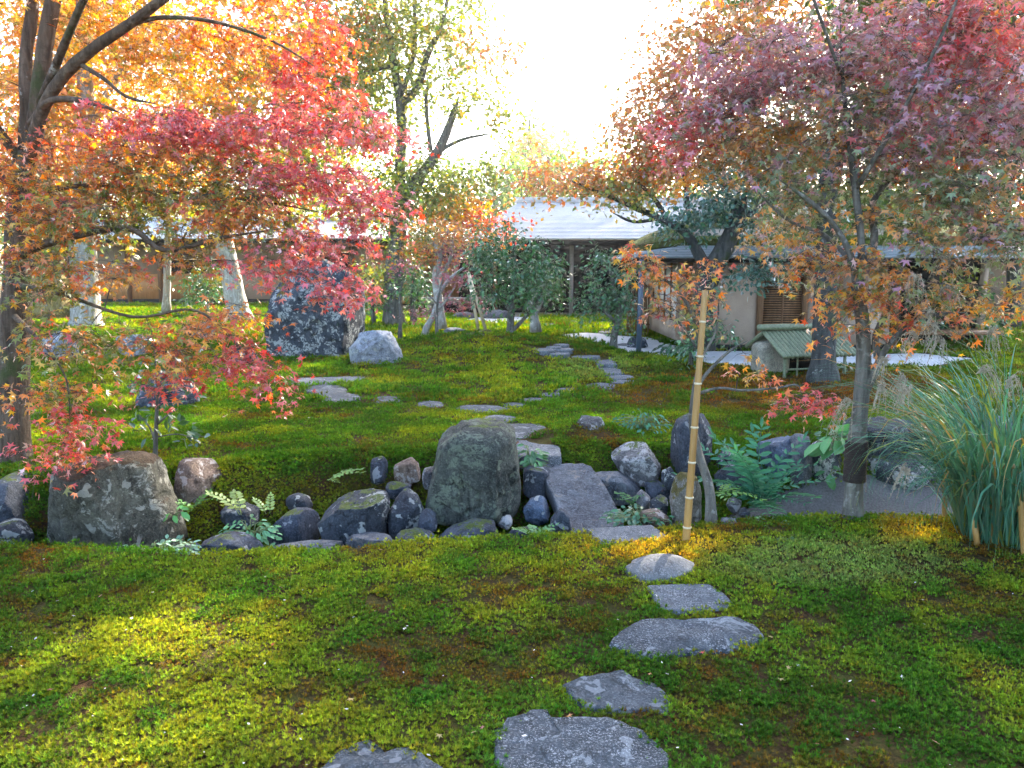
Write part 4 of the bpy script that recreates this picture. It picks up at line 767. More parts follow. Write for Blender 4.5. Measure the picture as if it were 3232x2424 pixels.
# frame of bamboo around the tall grass
fr = empty('plant_support', tuple(G(3080, 1722)), 'golden bamboo stakes and rails holding the tall grass', 'support')
def bam(u0, v0, y0, u1, v1, y1, r, nm): a, b_ = P(u0, v0, y0), P(u1, v1, y1); m = MB(); m.tube([a+(b_-a)*t for t in np.linspace(0, 1, 7)], [r, r, r*1.12, r, r*1.12, r, r], 9); m.obj(nm, M['bamboo_gold'], fr, True)
bam(3085, 1725, 4.45, 3050, 1440, 4.55, .017, 'stake'); bam(3235, 1790, 4.25, 3215, 1480, 4.3, .016, 'stake'); bam(2980, 1680, 4.95, 2985, 1420, 4.95, .015, 'stake')
bam(3040, 1465, 4.5, 3260, 1475, 4.3, .013, 'rail'); bam(3050, 1590, 4.5, 3260, 1615, 4.3, .013, 'rail')
# stake pair propping the young tree
pr = empty('tree_prop', tuple(G(1520, 1045)), 'pair of pale stakes crossed against a young tree', 'support')
for (u0, v0, u1, v1) in ((1535, 1048, 1478, 860), (1510, 1040, 1480, 880)): a, b_ = P(u0, v0, 15.2), P(u1, v1, 15.4); m = MB(); m.tube([a, b_], .03, 8); m.obj('stake', M['bamboo_node'], pr, True)
# ------------------------------------------------------------------ foliage tools
def lobed(angs, lens, sin_r):
    pts = [(0, 0, 0)]; n_ = len(angs)
    for i, (a, l) in enumerate(zip(angs, lens)):
        pts.append((l*math.sin(R(a)), l*math.cos(R(a)), -.16*l))
        if i < n_-1: am = (a+angs[i+1])/2; pts.append((sin_r*math.sin(R(am)), sin_r*math.cos(R(am)), .02))
    V = np.array(pts); return V, np.array([(0, i+1, i) for i in range(1, len(pts)-1)])
LEAF = {
 'maple7': lobed([-122, -80, -40, 0, 40, 80, 122], [.34, .52, .6, .66, .6, .52, .34], .2),
 'maple5': lobed([-98, -49, 0, 49, 98], [.47, .6, .66, .6, .47], .25),
 'star3': lobed([-70, 0, 70], [.5, .6, .5], .2),
 'oval': (np.array([(0, 0, 0), (.24, .35, .05), (.2, .72, .03), (0, 1, -.08), (-.2, .72, .03), (-.24, .35, .05)]), np.array([(0, 1, 2), (0, 2, 3), (0, 3, 4), (0, 4, 5)])),
 'rhomb': (np.array([(0, -.5, 0), (.33, 0, .08), (0, .5, 0), (-.33, 0, .08)]), np.array([(0, 1, 2), (0, 2, 3)])),
}
PAL = {
 'red': [((.52, .05, .04), 3), ((.56, .11, .12), 3), ((.55, .16, .04), 2), ((.17, .17, .04), 1.2)],
 'pink': [((.57, .11, .14), 3), ((.60, .20, .25), 3), ((.52, .07, .06), 1.6), ((.5, .19, .08), 1), ((.17, .18, .06), 1.2)],
 'orange': [((.55, .10, .06), 2.4), ((.60, .21, .04), 3), ((.60, .36, .05), 1.5), ((.19, .22, .04), 2.6)],
 'yellow': [((.60, .38, .04), 4), ((.62, .26, .03), 3), ((.36, .34, .05), 2), ((.58, .14, .03), .8)],
 'mix': [((.52, .11, .08), 1.3), ((.54, .18, .05), 2.2), ((.44, .31, .06), 1.2), ((.19, .21, .04), 3), ((.12, .19, .04), 2)],
 'green': [((.07, .14, .025), 3), ((.13, .19, .03), 2.5), ((.26, .27, .04), 1.2), ((.4, .18, .04), .5)],
 'ygreen': [((.27, .33, .05), 3), ((.17, .25, .04), 2.5), ((.46, .40, .06), 2), ((.40, .25, .06), .6)],
 'mauve': [((.50, .17, .24), 2), ((.47, .25, .33), 3), ((.37, .25, .33), 2), ((.48, .10, .11), .8), ((.22, .25, .17), 2), ((.5, .25, .10), 1)],
 'mauvegreen': [((.44, .17, .20), 1.3), ((.36, .22, .27), 1.6), ((.45, .23, .09), 1.6), ((.17, .23, .12), 3), ((.12, .18, .07), 2)],
 'orgreen': [((.46, .16, .15), 1.1), ((.56, .25, .06), 2.6), ((.46, .28, .09), 1.4), ((.36, .24, .23), .7), ((.17, .22, .08), 2.6)],
 'plum': [((.20, .06, .10), 3), ((.30, .10, .15), 2), ((.14, .09, .08), 1)],
 'camellia': [((.045, .13, .055), 3), ((.07, .18, .07), 2.5), ((.13, .26, .10), 1.4)],
 'teal': [((.04, .12, .085), 3), ((.07, .17, .12), 2), ((.12, .24, .17), 1)],
 'bamboo': [((.10, .20, .04), 3), ((.19, .29, .06), 2), ((.30, .37, .09), 1)],
 'conifer': [((.04, .08, .04), 3), ((.07, .12, .06), 2)],
 'paleorange': [((.50, .27, .09), 3), ((.46, .20, .11), 2), ((.32, .28, .10), 2), ((.46, .18, .16), 1)],
}
def pick(pal, n_, rs, mood):
    cols = np.array([c for c, _ in PAL[pal]]); wt = np.array([w_ for _, w_ in PAL[pal]], float); wt /= wt.sum(); cw = np.cumsum(wt)
    u = np.clip(rs.random(n_)*.55+mood*.45, 0, .9999)      # neighbours in a spray resemble each other
    return cols[np.searchsorted(cw, u)]*rs.uniform(.75, 1.25, (n_, 1))*(1+rs.normal(0, .07, (n_, 3)))
def frames(nrm, tip):
    nrm = nrm/np.linalg.norm(nrm, axis=1)[:, None]; y = tip-nrm*(tip*nrm).sum(1)[:, None]; y /= np.linalg.norm(y, axis=1)[:, None]+1e-9
    return np.stack([np.cross(y, nrm), y, nrm], 2)          # columns x, y, z
def leaf_mesh(m, kind, pos, Rm, size, col):
    T, F = LEAF[kind]; n_ = len(pos); V = pos[:, None, :]+np.einsum('nij,kj->nki', Rm, T)*size[:, None, None]
    F_ = (F[None]+(np.arange(n_)*len(T))[:, None, None]).reshape(-1, 3); m.add(V.reshape(-1, 3), T=F_, C=np.repeat(np.clip(col, .003, .95), len(T), 0))
LEAFMESH = {}
def leaf_parts(root, kind, mat, pos, Rm, size, col, want):
    """the leaves that show largest become parts of their own; returns the mask of the rest"""
    U_, V_ = uv_of(pos); ok = np.where((U_ > 10) & (U_ < 3220) & (V_ > 10) & (V_ < 2400))[0]
    d = np.linalg.norm(pos[ok]-np.array([0, 0, EYE]), axis=1)/size[ok]; sel = ok[np.argsort(d)[:want]]; rest = np.ones(len(pos), bool); rest[sel] = False
    for i in sel:
        key = (kind, mat, tuple(np.round(np.clip(col[i], .01, .9)*7).astype(int)))
        if key not in LEAFMESH:
            m = MB(); T, F = LEAF[kind]; m.add(T, T=F, C=np.clip(col[i], .003, .95)); LEAFMESH[key] = m.mesh('leaf', M[mat])
        place('leaf', LEAFMESH[key], root, pos[i], mat3=Rm[i], s=float(size[i]))
    return rest
# corridors cut through the crowns to throw sun patches on chosen points: (point, radius)
SUN_CUTS = [(G(u, v), r) for u, v, r in ((2130, 1722, .15), (1960, 1745, .12), (1830, 1790, .12), (2230, 1705, .12), (2080, 1785, .16), (2180, 1790, .12), (2900, 1690, .15), (2960, 1720, .14), (2870, 1750, .10), (560, 1960, .22), (700, 2020, .2), (480, 2050, .12), (820, 2080, .1),
        (250, 2330, .16), (450, 2370, .17), (650, 2300, .15), (830, 2350, .14), (1000, 2270, .08), (950, 1800, .13), (1200, 1830, .1), (1500, 1780, .1), (880, 1150, .28), (1020, 1160, .2), (590, 1340, .25), (420, 1350, .2), (1500, 1330, .16), (1880, 1330, .2), (2450, 1270, .2), (1250, 1080, .4), (3000, 1170, .4), (150, 1380, .3))]
SUN_CUTS += [(P(u, v, y), r) for u, v, y, r in ((295, 960, 17, .5), (295, 870, 17, .5), (770, 950, 18, .5), (740, 850, 18, .5), (1300, 640, 18, .6), (185, 900, 19, .5))]
def sun_cut_keep(pos, rs):
    keep = np.ones(len(pos), bool); s_ = np.array(sdir)
    for g_, r in SUN_CUTS:
        d = pos-np.array(g_); t = d@s_; q = np.linalg.norm(d-t[:, None]*s_, axis=1); keep &= ~((t > 1.2) & (q < r*(1+.5*(rs.random(len(pos))-.5))))
    return keep
def tree(name, label, cat, limbs, blobs, leaf='maple5', lsize=.06, mat='leaf_maple', bark='bark_grey', per=26, rad=.22, flat=.3, tilt=.55, droop=.5, group=None, seed=0, want=0, jit=.25, twig=True, twigbark='bark_twig', base=None, upness=.8, spray=False, dens=1.0):
    rs = np.random.default_rng(seed+100); L3 = []
    for lb in limbs:
        pts = [tuple(P(u, v, y)) for u, v, w_, y in lb]; r = [w_/2*y/FPX for u, v, w_, y in lb]
        sp = smoothpath(pts, 5); rr = np.interp(np.linspace(0, 1, len(sp)), np.linspace(0, 1, len(r)), r); L3.append((sp, rr))
    b0 = base or (tuple(L3[0][0][0]) if L3 else tuple(P(blobs[0][0], blobs[0][1], blobs[0][2])))
    root = empty(name, b0, label, cat, group); SK = []; SR = []
    for k, (sp, rr) in enumerate(L3):
        m = MB(); rr = rr.copy()
        rr *= np.where(np.linspace(0, 1, len(rr)) > .8, 1-.8*(np.linspace(0, 1, len(rr))-.8)/.2, 1) if k else 1
        if k == 0: rr[:3] *= np.array([1.35, 1.15, 1.05]); sp = sp.copy(); sp[0, 2] -= .12
        m.tube(sp, rr, 12 if rr.max() > .03 else 7, wob=.14, seed=seed+k); m.obj('trunk' if k == 0 else 'limb', M[bark], root, True); SK.append(sp); SR.append(rr)
    SK = np.vstack(SK) if SK else np.zeros((0, 3)); SR = np.concatenate(SR) if len(SK) else np.zeros(0)
    C_ = []; PN = []; RD = []; LS = []; MD = []
    for bl in blobs:
        u, v, y, ru, rv, rd, cov, pal = bl[:8]; ls = bl[8] if len(bl) > 8 else lsize
        n_l = cov*COV*dens*math.pi*ru*rv/(.32*(ls*FPX/y)**2); nc_ = max(1, int(n_l/per))
        q = rs.normal(0, 1, (nc_, 3)); q /= np.linalg.norm(q, axis=1)[:, None]; q *= rs.random((nc_, 1))**.42
        c = P(u, v, y); pts = np.array(c)+q*np.array([ru*y/FPX, rd, rv*y/FPX]); C_.append(pts); MD += list(np.clip(.5-.5*q[:, 2]+rs.normal(0, .24, nc_), 0, 1)); PN += [pal]*nc_; RD += [rad]*nc_; LS += [ls]*nc_  # upper clumps take a palette's first tones: sun-reddened leaves and top-lit look
    C_ = np.vstack(C_); cen = C_.mean(0) if not len(SK) else SK[-1]
    if twig and len(SK):
        m = MB(); D = np.min(np.linalg.norm(C_[:, None]-SK[None], axis=2), 1); order = np.argsort(D)
        for i in order:
            c = C_[i]; d = np.linalg.norm(SK-c, axis=1)+.35*np.maximum(0, SK[:, 2]-c[2])+.15*np.linalg.norm(SK[:, :2]-c[:2], axis=1); k = int(np.argmin(d)); a = SK[k]; L_ = np.linalg.norm(c-a)
            if L_ < .02: continue
            r0 = min(SR[k]*.6, .003+.008*L_*(1 if lsize < .1 else 1.6)); ns = 5; ts = np.linspace(0, 1, ns+1); off = rs.normal(0, .05*L_, 3)
            pt = a+(c-a)*ts[:, None]+np.sin(ts*np.pi)[:, None]*(off+np.array([0, 0, .06*L_])); rr = r0*(1-ts)+.0016*ts; m.tube(pt, rr, 5, cap=False)
            SK = np.vstack([SK, pt[1:]]); SR = np.concatenate([SR, rr[1:]])
        if m.n: m.obj('twigs', M[twigbark], root, True, kind='stuff')
    m = MB(); A = []; TW = MB()
    trunkxy = L3[0][0][-1][:2] if L3 else C_.mean(0)[:2]
    for i in range(len(C_)):
        n_ = max(4, int(per*rs.uniform(.6, 1.4))); R_ = RD[i]*rs.uniform(.7, 1.3); th_ = (rs.uniform(0, 6.283, 6)[rs.integers(0, 6, n_)]+rs.normal(0, .13, n_)) if spray else rs.uniform(0, 6.283, n_); rr = np.sqrt(rs.random(n_))*R_
        out = C_[i][:2]-trunkxy; out = out/(np.linalg.norm(out)+1e-6); pn = np.array([out[0]*.35, out[1]*.35, 1.0])+rs.normal(0, .22, 3); pn /= np.linalg.norm(pn)
        e1 = np.cross(pn, [0, 1, .1]); e1 /= np.linalg.norm(e1); e2 = np.cross(pn, e1)
        rel = np.cos(th_)[:, None]*e1+np.sin(th_)[:, None]*e2; pos = C_[i]+rel*rr[:, None]+pn*rs.normal(0, flat*R_, n_)[:, None]; pos[:, 2] -= droop*rr**2/R_
        if spray:
            for a_ in np.unique(np.round(th_/.6)*.6)[:7]:
                dv = math.cos(a_)*e1+math.sin(a_)*e2; e_ = C_[i]+dv*R_*.9; e_[2] -= droop*.7*R_; TW.tube([C_[i], C_[i]+dv*R_*.5-np.array([0, 0, droop*.15*R_]), e_], [.0017, .0013, .0007], 3, cap=False)
        nr = np.array([0, 0, upness])+rel*.45+rs.normal(0, tilt, (n_, 3)); tp = rel+np.array([0, 0, -.6])+rs.normal(0, .35, (n_, 3))
        A.append((pos, frames(nr, tp), LS[i]*rs.uniform(.65, 1.25, n_), pick(PN[i], n_, rs, MD[i])))
    pos, Rm, size, col = (np.concatenate([a[k] for a in A]) for k in range(4))
    if TW.n: TW.obj('twigs', M[twigbark], root, kind='stuff')
    keep = (pos[:, 2] > height(pos[:, 0], pos[:, 1])+.03) & sun_cut_keep(pos, rs); pos, Rm, size, col = pos[keep], Rm[keep], size[keep], col[keep]
    if want:
        rest = leaf_parts(root, leaf, mat, pos, Rm, size, col, want); pos, Rm, size, col = pos[rest], Rm[rest], size[rest], col[rest]
    leaf_mesh(m, leaf, pos, Rm, size, col); m.obj('crown', M[mat], root, kind='stuff')
    return root
COV = 2.1
# ------------------------------------------------------------------ near maples
tree('maple_tree', 'thick-trunked red and orange maple filling the left side', 'tree',
 [[(40,1520,118,5.9),(42,1300,96,5.9),(48,1050,86,5.9),(60,800,80,5.9),(75,600,84,5.9),(88,480,80,5.9)],
  [(80,520,50,5.9),(84,350,40,5.9),(82,180,36,5.95),(105,0,34,6.0),(120,-300,28,6.1)], [(95,520,56,5.9),(118,350,50,5.85),(140,160,46,5.8),(175,-40,42,5.8),(230,-350,34,5.7)],
  [(95,500,44,5.85),(130,360,38,5.7),(200,240,34,5.6),(300,150,32,5.5),(410,75,30,5.4),(540,-20,26,5.3),(760,-160,18,5.2)],
  [(100,390,26,5.8),(160,318,20,5.6),(280,322,17,5.5),(390,360,12,5.4)], [(410,75,18,5.4),(520,55,14,5.4),(680,70,11,5.5),(860,130,8,5.6),(1010,220,6,5.7)],
  [(250,200,16,5.55),(330,250,12,5.5),(400,305,10,5.5),(500,330,7,5.5)], [(70,650,34,5.9),(160,600,18,5.8),(330,585,12,5.8),(560,610,9,5.8),(850,640,7,5.8),(1150,700,4,5.8)],
  [(60,800,34,5.8),(180,760,22,5.4),(400,720,18,5.3),(520,790,15,5.3),(700,750,12,5.4),(900,720,8,5.5)], [(52,900,22,5.8),(200,930,12,5.3),(420,1000,9,5.1),(620,980,8,5.1),(760,1100,8,5.1),(860,1200,5,5.1)],
  [(48,1000,20,5.8),(130,1080,9,5.3),(210,1200,6,5.0),(220,1380,4,4.9)], [(75,520,30,5.9),(-60,350,26,5.6),(-300,150,20,5.2)], [(120,340,26,5.85),(350,-150,20,5.0),(700,-350,14,4.6)]],
 [(330,60,6.4,330,120,.6,1.5,'yellow'),(800,120,6.2,300,110,.6,1.6,'orange'),(1010,240,6.0,130,90,.4,2.0,'red'),(1130,410,5.9,170,60,.4,2.2,'pink'),(820,400,5.8,300,90,.5,2.3,'pink'),(450,395,5.6,220,60,.45,2.3,'pink'),
  (980,560,5.8,250,80,.5,2.2,'pink'),(1180,640,5.8,120,70,.4,1.8,'pink'),(620,560,5.7,300,110,.5,2.2,'mix'),(230,520,5.6,240,110,.5,2.2,'orange'),(140,680,5.4,170,110,.5,1.9,'orange'),(400,690,5.4,240,90,.5,1.5,'mix'),
  (760,680,5.6,220,80,.5,2.0,'orange'),(1040,740,5.6,150,60,.4,2.0,'pink'),(900,830,5.5,150,70,.4,1.7,'pink'),(1090,900,5.5,90,70,.35,2.0,'pink'),(600,830,5.4,180,60,.4,.9,'mix'),(330,850,5.3,180,60,.4,.8,'orange'),(150,880,5.2,140,100,.4,1.8,'mix'),
  (700,1010,5.2,150,70,.35,1.9,'orange'),(790,1140,5.1,120,80,.3,2.0,'red'),(560,1090,5.1,160,70,.3,2.0,'orange'),(430,1050,5.1,100,40,.3,.8,'mix'),(230,1060,5.1,150,80,.35,1.8,'mix'),(200,1220,5.0,120,60,.3,1.6,'orange'),(230,1330,4.9,110,70,.25,1.7,'red'),(180,1430,4.85,90,50,.2,2.0,'red'),(520,1200,5.1,110,40,.25,1.6,'red'),
  (1040,100,6.3,90,70,.4,1.6,'red'),(560,150,6.6,350,120,.5,1.0,'yellow'),
  (250,-220,5.6,450,180,1.0,.8,'orange'),(800,-200,5.4,350,120,.8,.6,'orange'),(-300,300,5.6,250,400,.8,.7,'orange')],
 leaf='maple5', lsize=.06, per=26, rad=.19, flat=.15, spray=True, dens=.95, bark='bark_brown', group='near maples', seed=1, want=300)
tree('maple_tree', 'slender maple with mauve crown and a dark band on its trunk', 'tree',
 [[(2690,1645,60,4.95),(2697,1500,57,4.95),(2702,1400,55,4.95),(2716,1280,50,4.95),(2726,1150,46,4.95),(2722,1020,42,4.95),(2705,900,38,4.95)],
  [(2712,1275,30,4.95),(2755,1190,26,4.9),(2785,1120,23,4.85),(2830,1060,18,4.8),(2920,1000,18,4.75),(3050,985,10,4.7)], [(2770,1130,24,4.9),(2765,1060,22,4.95),(2800,980,18,5.0),(2830,880,14,5.0),(2900,750,10,5.0)],
  [(2706,910,28,4.95),(2690,820,22,4.95),(2640,720,16,4.95),(2560,640,16,4.9),(2450,560,10,4.9)], [(2706,900,30,4.95),(2720,780,22,5.0),(2700,600,24,5.05),(2680,430,18,5.1),(2660,250,12,5.1),(2650,0,9,5.1)],
  [(2715,880,30,4.95),(2760,760,24,5.1),(2755,640,20,5.2),(2850,520,14,5.3),(2980,380,9,5.3)], [(2690,830,18,4.95),(2600,740,12,5.3),(2480,690,9,5.4),(2350,560,6,5.5)], [(2700,600,18,5.05),(2850,350,12,4.8),(3000,50,10,4.7),(3100,-250,8,4.6)], [(2660,250,10,5.1),(2500,-150,10,4.7),(2300,-350,8,4.5)]],
 [(2400,220,5.4,200,110,.5,2.2,'mauve'),(2250,330,5.5,170,90,.45,2.2,'mauve'),(2170,420,5.6,110,80,.4,1.8,'pink'),(2600,150,5.4,220,130,.5,2.0,'mauve'),(2850,180,5.1,230,150,.5,2.2,'mauve'),(3080,120,5.0,200,160,.5,2.2,'pink'),(3120,340,4.9,170,150,.5,2.2,'mauve'),
  (2900,400,5.0,210,110,.5,2.2,'mauve'),(2620,380,5.2,200,110,.5,2.0,'mauvegreen'),(2400,430,5.4,200,90,.45,2.2,'orgreen'),(2250,520,5.5,150,55,.4,1.4,'orgreen'),(2500,560,5.3,200,80,.45,1.9,'mauvegreen'),(2750,520,5.2,180,100,.45,1.6,'mauvegreen'),(3050,560,4.9,200,130,.5,2.2,'mauvegreen'),
  (2580,730,5.3,110,50,.35,1.2,'orgreen'),(2800,680,5.0,120,70,.35,1.1,'orgreen'),(3000,740,4.8,170,80,.4,1.9,'mauvegreen'),(3170,720,4.7,110,110,.4,1.9,'mauvegreen'),(2600,840,5.1,150,60,.35,1.9,'orgreen'),(2520,830,5.2,50,40,.25,1.0,'orange'),(2760,830,4.9,120,60,.3,1.8,'orgreen'),
  (2640,940,5.0,140,50,.3,1.8,'orange'),(2850,900,4.8,130,60,.3,1.6,'orgreen'),(2900,1000,4.75,110,50,.25,1.6,'orange'),(3050,900,4.7,120,60,.3,1.6,'orgreen'),(3180,940,4.65,80,60,.25,1.9,'yellow'),(2640,1060,4.9,60,40,.2,.9,'orange'),(2800,1040,4.8,60,40,.2,.9,'orange'),
  (2300,60,5.6,150,90,.5,1.0,'paleorange'),(2650,-180,5.2,450,150,.8,.8,'mauve'),(3100,-180,5.0,300,180,.8,.8,'orgreen'),(3380,300,5.0,200,400,.8,.8,'mauve')],
 leaf='maple5', lsize=.062, per=26, rad=.19, flat=.2, spray=True, dens=.95, bark='bark_grey', group='near maples', seed=2, want=300)
m = MB(); tp = [P(2696, 1518, 4.95), P(2699, 1480, 4.95), P(2702, 1440, 4.95), P(2704, 1392, 4.95)]; m.tube([tp[0]+(tp[3]-tp[0])*t for t in np.linspace(0, 1, 14)], [.069+.003*math.sin(i*2.4) for i in range(14)], 14)
tag(m.obj('trunk_wrap', M['hemp'], smooth=True, loc=tuple(tp[0])), 'dark fibre band wrapped round the slender maple trunk', 'wrap')
tree('maple_tree', 'spindly young maple with thin orange sprays behind the bamboo pole', 'tree',
 [[(2245,1650,36,4.9),(2238,1540,32,4.95),(2205,1430,28,5.0),(2185,1330,24,5.0),(2195,1220,20,5.0),(2210,1130,16,5.0),(2190,1000,12,5.0),(2120,900,8,5.0),(2010,830,5,5.0)],
  [(2190,1240,14,5.0),(2230,1180,12,4.95),(2300,1110,9,4.9),(2360,1075,6,4.9)], [(2195,1245,11,5.0),(2270,1225,9,4.9),(2340,1232,8,4.85),(2450,1225,7,4.8),(2515,1215,6,4.8),(2530,1245,4,4.8)], [(2210,1140,9,5.0),(2260,1040,7,5.0),(2270,930,5,5.0)], [(2200,1100,8,5.0),(2130,1000,6,5.0),(2060,950,4,5.0)]],
 [(2010,810,5.0,90,40,.2,1.4,'orange'),(2090,870,5.0,90,50,.2,1.3,'orange'),(2200,850,5.0,70,50,.2,1.0,'orange'),(2130,960,5.0,90,50,.2,1.2,'paleorange'),(2210,990,5.0,60,40,.2,.7,'paleorange'),(2180,1040,5.0,60,30,.2,.5,'paleorange'),(2560,1260,4.8,90,45,.15,1.5,'red'),(2490,1300,4.8,40,20,.1,1.0,'red'),(2390,1190,4.8,80,30,.15,1.2,'orange'),(2350,1110,4.9,30,18,.1,.8,'yellow'),(2230,920,5.0,60,40,.2,1.1,'orange')],
 leaf='maple5', lsize=.058, per=12, rad=.11, spray=True, bark='bark_grey', group='near maples', seed=3, want=150)

# ------------------------------------------------------------------ trees and shrubs of the middle distance
def gy(u, v): return G(u, v).y
y4 = gy(1250, 1030)
tree('tall_tree', 'tall pale-green tree with forking grey trunk left of the sky gap', 'tree',
 [[(1242,1035,62,y4),(1240,900,58,y4),(1252,780,54,y4),(1262,690,52,y4),(1290,620,50,y4),(1320,560,44,y4)], [(1270,690,34,y4),(1262,540,34,y4),(1268,430,32,y4),(1262,320,28,y4),(1235,150,22,y4),(1215,0,16,y4),(1200,-300,10,y4)],
  [(1310,580,34,y4),(1380,480,30,y4),(1420,390,24,y4),(1450,300,16,y4)], [(1268,330,24,y4),(1320,270,24,y4),(1350,170,20,y4),(1400,60,14,y4),(1430,-150,9,y4)], [(1265,300,18,y4),(1300,200,16,y4),(1310,100,12,y4),(1300,-150,9,y4)], [(1380,480,14,y4),(1460,440,10,y4),(1560,420,6,y4)], [(1262,200,14,y4),(1150,230,10,y4),(1050,250,6,y4)], [(1360,480,14,y4),(1345,340,12,y4),(1350,250,8,y4)]],
 [(1230,90,y4,170,110,1.2,1.6,'ygreen'),(1420,60,y4,170,90,1.2,1.3,'ygreen'),(1100,120,y4,150,130,1.2,1.5,'ygreen'),(1200,260,y4,160,70,1.2,1.2,'ygreen'),(1400,220,y4,170,50,1.0,1.0,'ygreen'),(1540,150,y4,120,60,1.0,.9,'paleorange'),(1470,330,y4,180,60,1.0,1.0,'ygreen'),(1560,390,y4,110,50,.8,.9,'ygreen'),(1180,400,y4,150,80,1,1.5,'ygreen'),(1330,540,y4,150,60,1,1.5,'ygreen'),(1430,530,y4,150,70,1,1.7,'green'),(1330,640,y4,170,70,1,2.0,'ygreen'),(1450,650,y4,130,60,1,1.6,'yellow'),(1550,690,y4,110,45,.8,1.6,'red'),(1480,730,y4,130,40,.8,1.3,'orange'),(1300,740,y4,130,40,.8,1.6,'green'),(1200,600,y4,130,90,1,1.5,'ygreen'),(1300,-250,y4,350,200,1.6,1.0,'ygreen',.26)],
 leaf='rhomb', lsize=.13, per=22, rad=.55, bark='bark_grey', group='tall trees', seed=4)
tree('camellia_shrub', 'round glossy camellia with several thin stems before the dark hall', 'shrub',
 [[(1610,1065,24,14.2),(1612,1000,22,14.2),(1618,930,20,14.2),(1625,850,15,14.2),(1620,760,9,14.2)], [(1612,1050,14,14.2),(1650,1010,12,14.2),(1690,960,9,14.2),(1720,900,6,14.2)], [(1612,980,12,14.2),(1560,930,9,14.2),(1530,870,6,14.2)], [(1620,900,10,14.2),(1690,850,7,14.2)]],
 [(1620,860,14.2,160,110,.8,1.6,'camellia'),(1530,800,14.2,80,100,.5,1.4,'camellia'),(1690,830,14.2,80,90,.5,1.5,'camellia'),(1600,740,14.2,70,50,.4,1.1,'camellia'),(1700,930,14.2,70,60,.4,1.4,'camellia'),(1560,930,14.2,80,50,.4,1.2,'camellia')],
 leaf='oval', lsize=.085, mat='leaf_glossy', per=20, rad=.2, flat=.5, tilt=.7, bark='bark_grey', group='camellias', dens=.55, seed=5)
tree('camellia_shrub', 'slim dark-leaved camellia between the hall and the paper window', 'shrub',
 [[(1935,1105,26,13.6),(1940,1050,22,13.6),(1955,990,18,13.6),(1935,900,12,13.6),(1920,820,8,13.6)], [(1945,1020,12,13.6),(1900,970,9,13.6),(1870,900,6,13.6)]],
 [(1930,870,13.6,85,80,.5,1.7,'camellia'),(1880,950,13.6,70,60,.4,1.5,'camellia'),(1970,960,13.6,60,80,.4,1.6,'camellia'),(1900,800,13.6,50,40,.3,1.3,'camellia'),(1850,1000,13.6,40,25,.3,1.1,'camellia'),(1960,1020,13.6,50,30,.3,1.3,'camellia')],
 leaf='oval', lsize=.075, mat='leaf_glossy', per=20, rad=.18, flat=.5, tilt=.7, bark='bark_grey', group='camellias', dens=.55, seed=6)
tree('camellia_shrub', 'second stem group of camellia behind the round one', 'shrub',
 [[(1690,1030,30,17.0),(1685,990,26,17.0),(1680,930,18,17.0)], [(1688,1000,16,17.0),(1715,940,10,17.0)], [(1688,1010,14,17.0),(1660,960,10,17.0)]],
 [(1700,890,17.0,80,60,.6,1.3,'camellia'),(1730,850,17.0,50,60,.5,1.2,'camellia')], leaf='oval', lsize=.085, mat='leaf_glossy', per=20, rad=.2, flat=.5, tilt=.7, bark='bark_pale', group='camellias', dens=.55, seed=7)
tree('young_maple', 'young pale-barked maple with orange leaf tips by the bench', 'tree',
 [[(1392,1020,30,17.5),(1385,950,28,17.5),(1375,870,24,17.5),(1385,820,18,17.5),(1370,760,12,17.5)], [(1380,880,14,17.5),(1420,820,12,17.5),(1430,740,8,17.5)], [(1382,850,12,17.5),(1400,780,10,17.5),(1420,700,7,17.5)]],
 [(1320,790,17.5,80,25,.6,1.6,'orange'),(1400,740,17.5,90,50,.7,1.6,'orgreen'),(1440,800,17.5,70,60,.6,.9,'plum'),(1380,830,17.5,40,15,.4,.8,'orange'),(1330,740,17.5,70,30,.6,1.3,'green')], leaf='maple5', lsize=.09, per=18, rad=.3, bark='bark_pale', group='young garden trees', seed=8)
tree('young_maple', 'leaning young tree propped by two stakes with plum leaves', 'tree',
 [[(1340,1045,20,15.6),(1370,990,17,15.6),(1385,930,14,15.6),(1420,880,10,15.6),(1470,840,7,15.6)], [(1365,1000,10,15.6),(1400,960,8,15.6),(1440,900,6,15.6)]],
 [(1450,880,15.6,70,22,.5,1.3,'plum'),(1480,950,15.6,60,25,.4,1.1,'plum'),(1410,930,15.6,40,20,.3,.8,'plum')], leaf='maple5', lsize=.075, per=16, rad=.22, bark='bark_pale', group='young garden trees', seed=9, base=None)
tree('sapling', 'thin plum-leaved sapling rising from the moss mound', 'tree',
 [[(1380,1070,11,13.6),(1378,1000,9,13.6),(1385,930,7,13.6),(1400,870,5,13.6)], [(1380,960,6,13.6),(1340,915,4,13.6)]], [(1330,985,13.6,60,14,.3,1.0,'plum'),(1400,870,13.6,35,15,.2,.7,'plum'),(1290,1000,13.6,40,10,.2,.8,'plum')], leaf='maple5', lsize=.06, per=12, rad=.16, bark='bark_grey', group='young garden trees', seed=10)
tree('sapling', 'short thin sapling left of the moss mound', 'tree', [[(1262,1058,13,14.8),(1264,1000,10,14.8),(1262,930,7,14.8),(1280,860,4,14.8)]], [(1280,900,14.8,40,40,.3,.8,'camellia'),(1275,840,14.8,40,30,.3,.8,'plum')], leaf='oval', lsize=.07, per=12, rad=.16, bark='bark_grey', group='young garden trees', seed=11)
